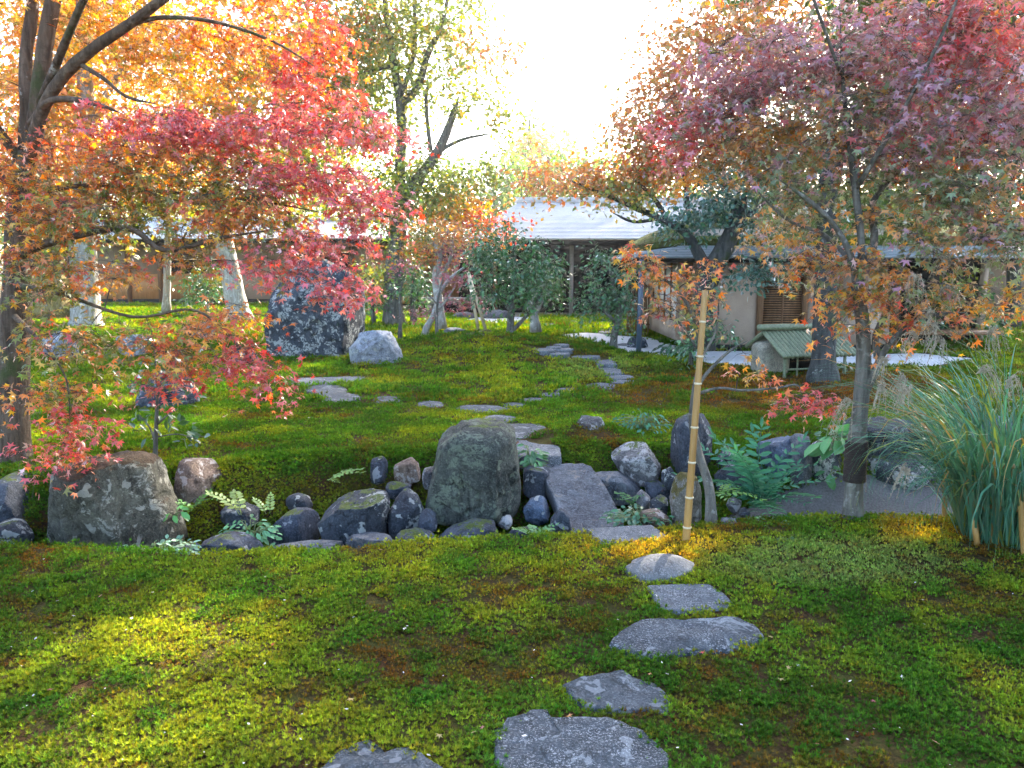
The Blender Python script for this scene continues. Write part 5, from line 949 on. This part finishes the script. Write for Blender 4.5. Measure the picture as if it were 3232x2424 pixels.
tree('camellia_shrub', 'small camellia behind the tall grey trunk', 'shrub', [[(1305,1000,18,20.5),(1300,930,14,20.5),(1310,860,9,20.5)], [(1302,960,9,20.5),(1330,900,6,20.5)]], [(1310,880,20.5,60,60,.6,1.5,'camellia'),(1280,820,20.5,50,50,.6,1.2,'ygreen'),(1340,930,20.5,40,30,.4,1.0,'camellia')], leaf='oval', lsize=.1, mat='leaf_glossy', per=18, rad=.25, flat=.5, tilt=.7, bark='bark_grey', group='camellias', seed=12)
tree('camellia_shrub', 'low camellia against the plastered wing wall', 'shrub', [[(650,985,14,22),(660,930,11,22),(668,880,7,22)]], [(660,880,22,70,60,.7,1.5,'camellia'),(630,920,22,60,40,.6,1.2,'camellia')], leaf='oval', lsize=.11, mat='leaf_glossy', per=18, rad=.3, flat=.5, tilt=.7, bark='bark_pale', group='camellias', seed=13)
tree('camellia_shrub', 'leafy camellia between the giant stone and tall trunk', 'shrub', [[(1180,1015,14,20),(1175,960,11,20),(1180,880,7,20)]], [(1180,880,20,60,70,.7,1.6,'ygreen'),(1150,930,20,60,50,.6,1.3,'camellia')], leaf='oval', lsize=.11, mat='leaf_maple', per=18, rad=.3, flat=.5, tilt=.7, bark='bark_grey', group='camellias', seed=14)
# pale trunks on the left, with their backlit crowns
ya = gy(270, 1035)
tree('pale_tree', 'thickest pale sunlit trunk left of the giant stone, yellow crown', 'tree',
 [[(272,1038,92,ya),(270,960,84,ya),(268,880,82,ya),(262,760,76,ya),(270,600,66,ya),(275,420,54,ya),(268,250,44,ya),(262,60,36,ya),(260,-200,24,ya)], [(270,420,24,ya),(380,220,18,ya),(480,60,12,ya)], [(265,260,22,ya),(150,100,14,ya),(60,-40,10,ya)], [(268,560,24,ya),(420,420,16,ya),(560,330,10,ya)]],
 [(480,150,ya,280,130,1.6,1.4,'yellow'),(700,320,ya,260,120,1.5,1.3,'yellow'),(200,60,ya,250,130,1.5,1.3,'yellow'),(120,320,ya,150,130,1.2,1.1,'yellow'),(450,420,ya,250,80,1.2,1.2,'yellow'),(400,-200,ya,600,200,2,1.0,'yellow',.26),(250,600,ya,250,80,1,.8,'ygreen'),(560,600,ya,250,70,1,.8,'ygreen')],
 leaf='rhomb', lsize=.13, per=22, rad=.5, bark='bark_pale', group='pale trees behind the red maple', seed=15)
yb = gy(750, 1015)
tree('pale_tree', 'leaning pale trunk just left of the giant stone', 'tree',
 [[(760,1018,76,yb),(745,950,68,yb),(725,850,60,yb),(705,740,54,yb),(690,600,48,yb),(700,450,40,yb),(720,300,30,yb),(740,150,20,yb)], [(690,600,22,yb),(600,440,16,yb),(540,300,10,yb)], [(700,450,20,yb),(820,300,14,yb),(930,180,9,yb)]],
 [(900,200,yb,250,130,1.6,1.5,'yellow'),(1000,90,yb,230,130,1.6,1.4,'orange'),(1080,320,yb,180,120,1.4,1.4,'ygreen'),(650,450,yb,300,110,1.5,1.0,'yellow'),(900,450,yb,220,110,1.4,1.2,'ygreen'),(1000,600,yb,180,110,1.4,1.3,'ygreen'),(800,-200,yb,500,220,2,1.0,'orange',.26),(750,650,yb,250,70,1.2,.7,'ygreen')],
 leaf='rhomb', lsize=.14, per=22, rad=.55, bark='bark_pale', group='pale trees behind the red maple', seed=16)
tree('pale_tree', 'golden-barked trunk between the red maple and the thickest pale trunk', 'tree',
 [[(175,985,95,19),(165,900,88,19),(150,780,80,19),(140,600,70,19),(130,400,56,19),(120,200,40,19)], [(140,600,26,19),(60,450,18,19)], [(135,420,24,19),(230,250,14,19)]],
 [(100,250,19,220,160,1.6,1.3,'yellow'),(40,500,19,160,130,1.4,1.3,'orange'),(300,330,19,200,80,1.4,.8,'yellow'),(250,700,19,250,60,1.2,.8,'ygreen'),(60,750,19,150,110,1.4,1.0,'ygreen')], leaf='rhomb', lsize=.16, per=22, rad=.6, bark='bark_gold', group='pale trees behind the red maple', seed=17)
tree('pale_tree', 'very thin pale stem standing before the plastered wing', 'tree', [[(525,975,24,22),(528,880,22,22),(530,760,20,22),(535,640,17,22),(540,480,12,22)], [(532,700,10,22),(580,600,6,22)]], [(560,560,22,160,90,1.2,.8,'yellow'),(480,480,22,140,90,1.2,.8,'yellow')], leaf='rhomb', lsize=.16, per=22, rad=.6, bark='bark_pale', group='pale trees behind the red maple', seed=18)
# evergreens and trunk by the tea house
tree('evergreen_tree', 'dark thick trunk leaning by the tea house with blue-green tufts', 'tree',
 [[(2215,1080,70,12.6),(2220,960,66,12.6),(2245,860,66,12.6),(2290,780,60,12.6),(2325,700,50,12.6),(2340,620,36,12.6)], [(2240,870,44,12.6),(2205,800,36,12.6),(2175,750,28,12.6),(2130,715,18,12.6),(2050,680,10,12.6)], [(2325,700,26,12.6),(2420,640,16,12.6),(2500,600,9,12.6)]],
 [(2180,690,12.6,110,50,.6,1.9,'teal'),(2290,650,12.6,110,50,.6,1.9,'teal'),(2380,700,12.6,70,40,.5,1.4,'teal'),(2330,860,12.2,90,30,.4,1.4,'teal'),(2440,850,12.2,90,40,.4,1.6,'teal'),(2300,560,12.6,150,60,.7,1.6,'teal')],
 leaf='oval', lsize=.09, mat='leaf_glossy', per=20, rad=.22, flat=.45, tilt=.6, bark='bark_dark', group='tea house evergreens', seed=19, upness=.6)
tree('camellia_shrub', 'small leafy camellia at the tea house corner behind the thin maple', 'shrub', [[(2180,1125,14,11.5),(2200,1040,11,11.5),(2230,950,8,11.5),(2260,880,5,11.5)]], [(2215,1010,11.5,50,50,.3,.9,'camellia'),(2260,920,11.5,35,40,.3,.7,'camellia'),(2170,1080,11.5,60,40,.3,1.2,'camellia'),(2290,1060,11.5,50,40,.3,.9,'camellia')], leaf='oval', lsize=.075, mat='leaf_glossy', per=16, rad=.17, flat=.5, tilt=.7, bark='bark_grey', group='camellias', seed=20)
y6 = gy(2600, 1196)
tree('dark_tree', 'dark straight trunk rising through the little bamboo roof', 'tree',
 [[(2598,1200,86,y6-.35),(2600,1100,74,y6-.35),(2604,950,70,y6-.35),(2608,800,64,y6-.35),(2612,600,56,y6-.3),(2618,400,44,y6-.2),(2630,150,30,y6)], [(2610,700,30,y6-.3),(2500,560,20,y6),(2400,450,12,y6)], [(2612,560,28,y6-.3),(2740,430,18,y6),(2850,330,12,y6)]],
 [(2600,450,y6,330,170,1.2,.8,'mauvegreen'),(2480,700,y6,200,70,1,.9,'orgreen'),(2750,650,y6,200,90,1,.9,'green'),(2620,150,y6,330,150,1.4,.8,'mauvegreen'),(2600,-300,y6,600,250,2,1.0,'green',.26)], leaf='maple5', lsize=.11, per=22, rad=.4, bark='bark_dark', group='tea house evergreens', seed=21)
tree('orange_maple', 'broad low maple arching orange over the hall roof', 'tree',
 [[(2230,1010,40,17.8),(2220,900,36,17.8),(2190,800,32,17.8),(2140,740,28,17.8),(2080,690,22,17.8),(1990,650,16,17.8),(1900,610,11,17.8),(1800,570,6,17.8)], [(2130,735,18,17.8),(2060,620,14,17.8),(1990,560,9,17.8)], [(2190,800,20,17.8),(2170,650,16,17.8),(2150,450,12,17.8),(2120,250,8,17.8)], [(2080,690,12,17.8),(2000,700,9,17.8),(1930,670,6,17.8)]],
 [(1760,560,17.8,150,50,1,1.7,'paleorange'),(1900,560,17.8,150,55,1,1.6,'orgreen'),(2020,540,17.8,150,70,1,1.8,'orange'),(1980,620,17.8,140,40,1,1.1,'ygreen'),(2100,480,17.8,130,80,1.1,1.8,'paleorange'),(2080,330,17.8,130,110,1.2,1.4,'paleorange'),(1980,420,17.8,110,70,1,1.1,'paleorange'),(2200,250,17.8,170,150,1.4,1.4,'paleorange'),(2160,110,17.8,140,100,1.4,.9,'paleorange'),(2250,400,17.8,170,120,1.3,1.6,'orange'),(2350,520,17.8,200,80,1.3,1.6,'orange'),(2350,100,17.8,200,160,1.5,1.3,'paleorange'),(2300,-250,17.8,350,220,2,1.0,'orange',.26)],
 leaf='rhomb', lsize=.13, per=22, rad=.5, bark='bark_dark', group='tall trees', seed=22)
# tall background trees on the right that shade the garden
BGT = [(2800, 1050, 15, 'green', 'tall dark tree beyond the tea house roof', 330), (3050, 1040, 16, 'conifer', 'dark evergreen behind the tall grass', 330), (3190, 1020, 19, 'orange', 'orange tree at the right edge beyond the outbuilding', 330), (2950, 1000, 27, 'yellow', 'yellow tree above the ribbed outbuilding roof', 260)]
for k, (u, v, y, pal, lab, ru) in enumerate(BGT):
    s = 15/y
    tree('background_tree', lab, 'tree', [[(u, v, 56*s, y), (u+10, 850, 50*s, y), (u-15, 650, 42*s, y), (u+20, 400, 32*s, y), (u, 100, 22*s, y), (u, -300, 12*s, y)], [(u-5, 700, 26*s, y), (u+120, 560, 16*s, y), (u+160, 450, 9*s, y)], [(u-10, 640, 24*s, y), (u-120, 500, 15*s, y), (u-150, 420, 9*s, y)]],
     [(u, 650, y, ru*.8, 90, 1.3, 1.3, pal), (u, 400, y, ru, 180, 1.6, 1.5, pal), (u+40, 100, y, ru, 200, 1.8, 1.5, pal), (u, -300, y, ru*1.2, 260, 2.2, 1.3, pal, .34), (u+50, -800, y, ru*1.3, 350, 2.5, 1.3, pal, .4)], leaf='rhomb', lsize=.17, per=24, rad=.6, bark='bark_dark', group='tall trees', seed=30+k)
for k, (u, y, pal, lab) in enumerate([(2390, 40, 'paleorange', 'very tall shade tree behind the tea house thatch and orange maple'), (2760, 42, 'green', 'very tall green shade tree behind the mauve maple crown')]):  # tall trees put in so crowns above the view shade the middle garden
    tree('background_tree', lab, 'tree', [[(u, 960, 36, y), (u+5, 700, 32, y), (u-8, 350, 27, y), (u+6, 0, 20, y), (u, -350, 13, y), (u, -650, 6, y)], [(u-5, 300, 16, y), (u+150, 80, 9, y), (u+220, -120, 5, y)], [(u-3, 150, 15, y), (u-140, -80, 9, y), (u-210, -250, 5, y)]],
     [(u+20, 150, y, 220, 150, 3.5, .8, pal, .3), (u, -200, y, 330, 190, 4.5, .9, pal, .36), (u+30, -520, y, 330, 200, 4.5, .9, pal, .4), (u+20, -820, y, 220, 140, 3.5, .8, pal, .4)], leaf='rhomb', lsize=.3, per=24, rad=1.0, bark='bark_grey', group='tall trees', seed=70+k)
tree('hedge', 'clipped green shrub mass behind the bamboo-roofed well', 'shrub', [[(2900, 1110, 20, 15.5), (2900, 1000, 14, 15.5), (2910, 920, 8, 15.5)]], [(2900, 980, 15.5, 110, 90, .6, 1.4, 'camellia'), (3050, 1000, 15.5, 110, 90, .6, 1.4, 'camellia'), (2980, 880, 15.5, 150, 60, .6, 1.2, 'ygreen')], leaf='oval', lsize=.1, mat='leaf_glossy', per=20, rad=.25, flat=.5, tilt=.7, bark='bark_grey', seed=36)
# far behind the hall: a bamboo thicket and trees against the sky
gb = hz(3, 42)
for k, (u, v, ru, rv, lab) in enumerate([(1640, 570, 120, 80, 'bamboo clump rising behind the hall roof left end'), (1800, 560, 120, 85, 'bamboo clump rising behind the middle of the hall roof'), (1960, 570, 130, 80, 'bamboo clump behind the right part of the hall roof'), (2130, 580, 130, 80, 'bamboo clump hidden behind the orange maple'), (1470, 590, 120, 70, 'bamboo clump behind the tall grey trunk')]):
    y = 42; b0 = P(u, 900, y)
    tree('bamboo_clump', lab, 'bamboo', [[(u+d, 930, 8, y), (u+d*1.1, 700, 7, y), (u+d*1.3, 500, 4, y)] for d in (-70, -30, 5, 40, 75)], [(u, v+60, y, ru, rv, 1.5, 2.0, 'bamboo'), (u, v-40, y, ru*.9, rv*.5, 1.2, 1.6, 'bamboo')], leaf='rhomb', lsize=.30, per=20, rad=.7, flat=.7, tilt=.8, bark='stem_green', twigbark='stem_green', group='bamboo behind the hall', seed=40+k)
tree('conifer', 'dim pointed evergreen far beyond the roof ridge', 'tree', [[(1665, 900, 26, 58), (1668, 600, 20, 58), (1672, 380, 8, 58)]], [(1670, 400, 58, 40, 45, 1.5, 1.6, 'conifer'), (1670, 480, 58, 75, 50, 2, 1.8, 'conifer'), (1680, 570, 58, 110, 60, 2, 1.8, 'conifer')], leaf='rhomb', lsize=.4, per=22, rad=.9, flat=.5, bark='bark_dark', group='tall trees', seed=50)
tree('orange_maple', 'rounded orange tree far beyond the hall ridge', 'tree', [[(1740, 900, 22, 52), (1738, 650, 18, 52), (1730, 480, 10, 52)]], [(1710, 440, 52, 100, 40, 2, 1.3, 'paleorange'), (1760, 480, 52, 80, 40, 2, 1.3, 'orgreen'), (1650, 460, 52, 60, 30, 2, 1.2, 'ygreen')], leaf='rhomb', lsize=.34, per=22, rad=.9, bark='bark_dark', group='tall trees', seed=51)
for k, (u, y, pal, lab) in enumerate([(150, 34, 'orange', 'orange tree far behind the wing at the left edge'), (520, 36, 'ygreen', 'yellow-green tree far behind the wing roof'), (950, 36, 'ygreen', 'green tree far behind the wing beside the tall trunk'), (2450, 34, 'conifer', 'dark evergreen far behind the tea house thatch')]):
    tree('background_tree', lab, 'tree', [[(u, 960, 34, y), (u+5, 760, 28, y), (u, 500, 18, y)]], [(u, 640, y, 240, 80, 2.2, 1.4, pal), (u, 480, y, 210, 110, 2.2, 1.4, pal), (u+20, 300, y, 170, 100, 2, .8, pal)], leaf='rhomb', lsize=.27, per=24, rad=.9, bark='bark_grey', group='tall trees', seed=55+k)

# ------------------------------------------------------------------ low plants
def leaf_obj_mesh(name, kind, mat, col):
    m = MB(); T, F = LEAF[kind]; m.add(T, T=F, C=col); return m.mesh(name, M[mat])
def broad_plant(label, u, v, y, n_, size, spread, hgt, mat='leaf_glossy', col=(.05, .14, .05), name='leafy_plant', cat='plant', seed=0, stems=True, group='leafy plants among the rocks'):
    rs = np.random.default_rng(seed); b0 = P(u, v, y); b0.z = min(b0.z, max(b0.z, hz(b0.x, b0.y))); root = empty(name, tuple(b0), label, cat, group); mm = [leaf_obj_mesh('leaf', 'oval', mat, np.array(col)*f) for f in (.75, 1, 1.35)]; m = MB()
    for k in range(n_):
        a = rs.uniform(0, 6.283); r = spread*math.sqrt(rs.random()); p = np.array([b0.x+r*math.cos(a), b0.y+r*math.sin(a)*.8, b0.z+hgt*rs.uniform(.25, 1)*(1-.5*(r/spread)**2)])
        nr = np.array([[.5*math.cos(a), .5*math.sin(a)-.35, .8]])+rs.normal(0, .3, (1, 3)); tp = np.array([[math.cos(a), math.sin(a), -.15]])+rs.normal(0, .3, (1, 3))
        place('leaf', mm[rs.integers(3)], root, p, mat3=frames(nr, tp)[0], s=size*rs.uniform(.7, 1.25))
        if stems and k % 2 == 0: m.tube([tuple(b0), ((b0.x+p[0])/2, (b0.y+p[1])/2, p[2]-.01), tuple(p)], [.004, .003, .002], 4, cap=False)
    if m.n: m.obj('stems', M['stem_green'], root, kind='stuff')
    return root
# camellia sapling on the left bank
g = G(490, 1455); root = empty('camellia_sapling', tuple(g), 'thin dark-leaved camellia sapling behind the big boulder', 'shrub', 'camellias'); rs = np.random.default_rng(5); yS = g.y
tips = []
for nm, pts in (('trunk', [(490,1460,17),(492,1380,14),(495,1300,12),(497,1220,9),(490,1130,6),(478,1040,4)]), ('limb', [(492,1395,8),(470,1345,6),(440,1310,4)]), ('limb', [(495,1340,8),(530,1310,5),(560,1290,4)]), ('limb', [(497,1230,6),(440,1215,4),(410,1200,3)]), ('limb', [(496,1240,6),(550,1215,4),(600,1215,3)]), ('limb', [(492,1380,5),(560,1370,4),(620,1385,3)])):
    pp = smoothpath([P(u, v, yS+random.uniform(-.03, .03)) for u, v, w_ in pts], 4); m = MB(); m.tube(pp, np.interp(np.linspace(0, 1, len(pp)), np.linspace(0, 1, len(pts)), [w_/2*yS/FPX for _, _, w_ in pts]), 7); m.obj(nm, M['bark_grey'], root, True); tips += list(pp[len(pp)//3:]) if nm == 'limb' else list(pp[-9:])
mm = [leaf_obj_mesh('leaf', 'oval', 'leaf_glossy', c) for c in ((.025, .07, .03), (.04, .10, .04), (.06, .14, .05))]
for k in range(110):
    p = np.array(tips[rs.integers(len(tips))])+rs.normal(0, .05, 3); place('leaf', mm[rs.integers(3)], root, p, mat3=frames(np.array([[0, -.4, .7]])+rs.normal(0, .5, (1, 3)), np.array([[p[0]-g.x, p[1]-g.y, -.15]])*3+rs.normal(0, .5, (1, 3)))[0], s=rs.uniform(.055, .095))
# pinnate-leaved plant: fronds of paired leaflets
def frond_mesh(L_, pairs, ll, lw, col, sag, seed, mat='leaf_fern'):
    rs = np.random.default_rng(seed); m = MB(); T, F = LEAF['oval']; ts = np.linspace(0, 1, 9); path = np.column_stack([np.zeros(9), L_*ts, .10*L_*np.sin(ts*2)-sag*L_*ts**2]); m.tube(path, np.linspace(.004, .0012, 9)*L_/.4, 4, C=np.array(col)*.8, cap=False)
    for k in range(pairs):
        t = .22+.76*k/(pairs-1); p = np.array([np.interp(t, ts, path[:, i]) for i in range(3)]); sc_ = ll*(1-.55*abs(t-.45)**1.5*1.6)
        for s_ in (-1, 1):
            d = np.array([[s_*.9, .45, -.25]])+rs.normal(0, .06, (1, 3)); Rm = frames(np.array([[s_*.12, .1, 1.0]])+rs.normal(0, .12, (1, 3)), d)[0]; V = (T*np.array([lw, 1, 1]))@Rm.T*sc_+p; m.add(V, T=F, C=np.clip(np.array(col)*rs.uniform(.8, 1.25), 0, 1))
    Rm = frames(np.array([[0, .1, 1.0]]), np.array([[0, 1, -.3]]))[0]; m.add((T*np.array([lw, 1, 1]))@Rm.T*ll*.8+path[-1], T=F, C=col); return m.mesh('frond', M[mat])
def fern(label, u, v, y, n_, L_, pairs, ll, col, el_=(25, 75), name='fern', cat='fern', seed=0, spread=360, a0=0, sag=.35, group='ferns among the rocks', lw=1.0):
    rs = np.random.default_rng(seed); b0 = P(u, v, y); root = empty(name, tuple(b0), label, cat, group); mm = [frond_mesh(L_*f, pairs, ll*f, lw, col, sag, seed+k) for k, f in enumerate((.75, 1, 1.2))]
    for k in range(n_):
        a = R(a0+spread*(k+rs.uniform(-.3, .3))/n_); e = R(rs.uniform(*el_)); d = np.array([[math.cos(a)*math.cos(e), math.sin(a)*math.cos(e), math.sin(e)]]); nr = np.array([[-math.cos(a)*math.sin(e), -math.sin(a)*math.sin(e), math.cos(e)+.05]])
        place('frond', mm[rs.integers(3)], root, tuple(b0+Vector((rs.normal(0, .02), rs.normal(0, .02), 0))), mat3=frames(nr, d)[0])
    return root
fern('large bluish-green plant with paired leaflets right of the pole', 2400, 1600, 5.35, 28, .46, 8, .092, (.055, .20, .12), (15, 85), 'pinnate_plant', 'plant', 1, lw=.62)
fern('small bright fern frond cluster beside the bamboo pole', 2262, 1560, 5.2, 4, .22, 7, .05, (.14, .30, .07), (5, 40), seed=2, spread=150, a0=-60)
fern('single pale fern on the dark bank in the middle left', 1040, 1515, 5.6, 3, .2, 7, .045, (.20, .34, .10), (15, 45), seed=3, spread=120, a0=-40)
fern('pale yellow fern at the foot of the left bank', 760, 1620, 5.35, 3, .22, 7, .05, (.30, .40, .13), (20, 50), seed=4, spread=200, a0=100)
fern('tiny pale fern right of the yellow one', 845, 1625, 5.4, 2, .14, 6, .04, (.28, .40, .14), (40, 70), seed=5, spread=120, a0=90)
fern('small fern beside the brownish block rock', 600, 1605, 5.4, 5, .16, 6, .04, (.12, .28, .07), (20, 60), seed=6)
fern('bright fern at the foot of the tilted slab', 1690, 1690, 4.85, 7, .16, 7, .035, (.14, .30, .11), (10, 45), seed=7)
fern('small green fern under the long flat-topped rock', 1990, 1590, 5.4, 6, .15, 6, .035, (.06, .17, .05), (10, 60), seed=8)
broad_plant('compact bright green shrub beside the barrel-shaped boulder', 1672, 1490, 5.95, 90, .06, .11, .24, col=(.06, .19, .06), seed=1, name='small_shrub', cat='shrub')
broad_plant('broad-leaved green plant atop the dark wall rocks', 2630, 1425, 5.7, 16, .16, .1, .16, 'leaf_fern', (.09, .27, .10), seed=2)
broad_plant('small broad-leaved plant low on the wall rocks', 2620, 1500, 5.65, 5, .12, .06, .06, 'leaf_fern', (.07, .22, .09), seed=3)
broad_plant('low leafy creeper topping the rocks left of the banded trunk', 2655, 1390, 5.9, 30, .06, .16, .1, col=(.05, .15, .06), seed=4)
broad_plant('silvery green dwarf shrub at the foot of the big boulder', 490, 1765, 4.45, 160, .045, .25, .1, 'leaf_fern', (.16, .30, .20), seed=5, name='small_shrub', cat='shrub')
broad_plant('pale arching leafy plant behind the triangular rock', 790, 1725, 4.95, 110, .055, .2, .2, 'leaf_fern', (.13, .30, .15), seed=6)
broad_plant('low evergreen shrub beside the landing slab', 2010, 1650, 5.0, 130, .045, .22, .09, col=(.04, .14, .06), seed=7, name='small_shrub', cat='shrub')
broad_plant('wispy blue-green shrub on the moss behind the white cube rock', 2025, 1365, 6.9, 110, .045, .26, .22, 'leaf_fern', (.06, .19, .12), seed=8, name='small_shrub', cat='shrub')
broad_plant('low weed with broad leaves on the right moss', 2490, 1700, 4.55, 16, .07, .14, .03, 'leaf_fern', (.10, .20, .06), seed=9)
broad_plant('pale low weed at the stream edge below the pinnate plant', 2440, 1655, 4.85, 22, .05, .16, .03, 'leaf_fern', (.16, .32, .12), seed=10)
broad_plant('glossy clump at the base of the tea house corner', 2125, 1125, 13.3, 60, .12, .3, .25, col=(.03, .10, .05), seed=11)
broad_plant('leafy tuft at the right of the big boulder', 550, 1640, 5.2, 10, .08, .06, .12, 'leaf_fern', (.10, .28, .09), seed=12)
broad_plant('small green clump behind the well by the dark trunk', 2660, 1185, 11.2, 40, .09, .25, .15, col=(.05, .13, .06), seed=13)
# tall plume grass
g0 = P(3110, 1715, 4.6); root = empty('plume_grass', tuple(g0), 'tall arching blue-green plume grass at the right edge', 'grass clump'); rs = np.random.default_rng(77)
def blade(m, p0, d, L_, w_, col, bend, seg=9):
    ts = np.linspace(0, 1, seg); hd = np.array([d[0], d[1], 0]); hd /= np.linalg.norm(hd)+1e-6; sd_ = np.array([-hd[1], hd[0], 0]); el0 = math.atan2(d[2], math.hypot(d[0], d[1])); pts = [np.array(p0)]; a = el0
    for i in range(1, seg):
        a = el0-bend*(ts[i]**2.3); pts.append(pts[-1]+(hd*math.cos(a)+np.array([0, 0, math.sin(a)]))*L_/(seg-1))
    pts = np.array(pts); wv = w_*np.sin(np.clip(ts*1.1+.12, 0, 1)*np.pi)**.6*(1-ts*.55); wv[-1] = .0006; tw = rs.uniform(-.5, .5)
    sv = sd_*math.cos(tw)+np.array([0, 0, math.sin(tw)]); Lp, Rp = pts-sv*wv[:, None], pts+sv*wv[:, None]; i = np.arange(seg-1)
    m.add(np.vstack([Lp, Rp]), Q=np.stack([i, i+1, seg+i+1, seg+i], 1), C=col); return pts
m = MB()
for k in range(950):
    a = rs.uniform(0, 6.283); r = .27*math.sqrt(rs.random()); p0 = (g0.x+.12+r*math.cos(a), g0.y+r*math.sin(a)*.9, hz(g0.x, g0.y)-.02); sp = rs.uniform(.08, .5); a2 = a+rs.normal(0, .6); d = (math.cos(a2)*sp, math.sin(a2)*sp, 1)
    c = np.array([.06, .18, .115])*rs.uniform(.6, 1.6) if rs.random() < .86 else (np.array([.22, .26, .05])*rs.uniform(.7, 1.3) if rs.random() < .6 else np.array([.36, .22, .08])*rs.uniform(.7, 1.2))
    blade(m, p0, d, rs.uniform(.8, 1.95), rs.uniform(.004, .0105), np.clip(c, 0, 1), rs.uniform(1.2, 3.6))
m.obj('blades', M['leaf_grass'], root, kind='stuff')
def plume(u0, v0, y0, u1, v1, y1):
    """stalk end at (u0,v0), tassel hanging to (u1,v1)"""
    a, b_ = P(u0, v0, y0), P(u1, v1, y1); st = MB(); base = np.array([g0.x+.1+rs.normal(0, .1), g0.y+rs.normal(0, .1), g0.z]); st.tube(smoothpath([base, base+(np.array(a)-base)*np.array([.35, .35, .75]), np.array(a)], 6), .0022, 4, cap=False); o = st.obj('stalk', M['stem_green'], root, kind=None)
    m = MB()
    for k in range(11):
        e = np.array(b_)+rs.normal(0, .035, 3); mid = (np.array(a)+e)/2+np.array([0, 0, .06+.03*rs.random()]); pp = smoothpath([np.array(a), mid, e], 6); n2 = len(pp); m.tube(pp, np.r_[.0006, np.full(n2-2, .0013), .0006], 3, cap=False)
        q = np.repeat(pp[2:], 3, 0)+rs.normal(0, .004, ((n2-2)*3, 3)); nn = len(q); V = np.stack([q, q+rs.normal(0, .004, (nn, 3))+np.array([0, 0, -.008]), q+rs.normal(0, .004, (nn, 3))], 1).reshape(-1, 3); m.add(V, T=np.arange(nn*3).reshape(-1, 3))
    m.obj('plume', M['plume'], root)
for q in [(2690,1265,4.5,2640,1360,4.5),(2790,1235,4.4,2750,1290,4.4),(2860,1200,4.4,2815,1270,4.4),(2870,1250,4.3,2830,1275,4.3),(2870,1500,4.2,2830,1540,4.2),(2800,1150,4.5,2775,1200,4.5),(2960,1040,4.5,2925,1075,4.5),(2975,1090,4.5,2945,1130,4.5),(2900,1075,4.6,2850,1120,4.6),(2890,890,4.6,2880,950,4.6),(2960,930,4.7,3010,960,4.7),(3120,1055,4.5,3140,1110,4.5),(3170,1230,4.2,3225,1240,4.2),(3000,840,4.8,2960,860,4.8),(2940,1000,4.6,2925,1030,4.6),(3080,1180,4.4,3140,1230,4.4)]: plume(*q)

# ------------------------------------------------------------------ haze
m = MB(); m.box(-75, 75, -12, 78, -1.6, 26); n = N('veil'); vs = n.n('ShaderNodeVolumePrincipled', Density=0.0012, Anisotropy=0.8); vs.inputs['Color'].default_value = (1, 1, 1, 1); n.l(vs.outputs[0], n.out.inputs['Volume'])  # scattering box added for the white glow of lens glare
tag(m.obj('veil', n.m), 'thin added haze hanging in the garden air', 'veil', kind='stuff')
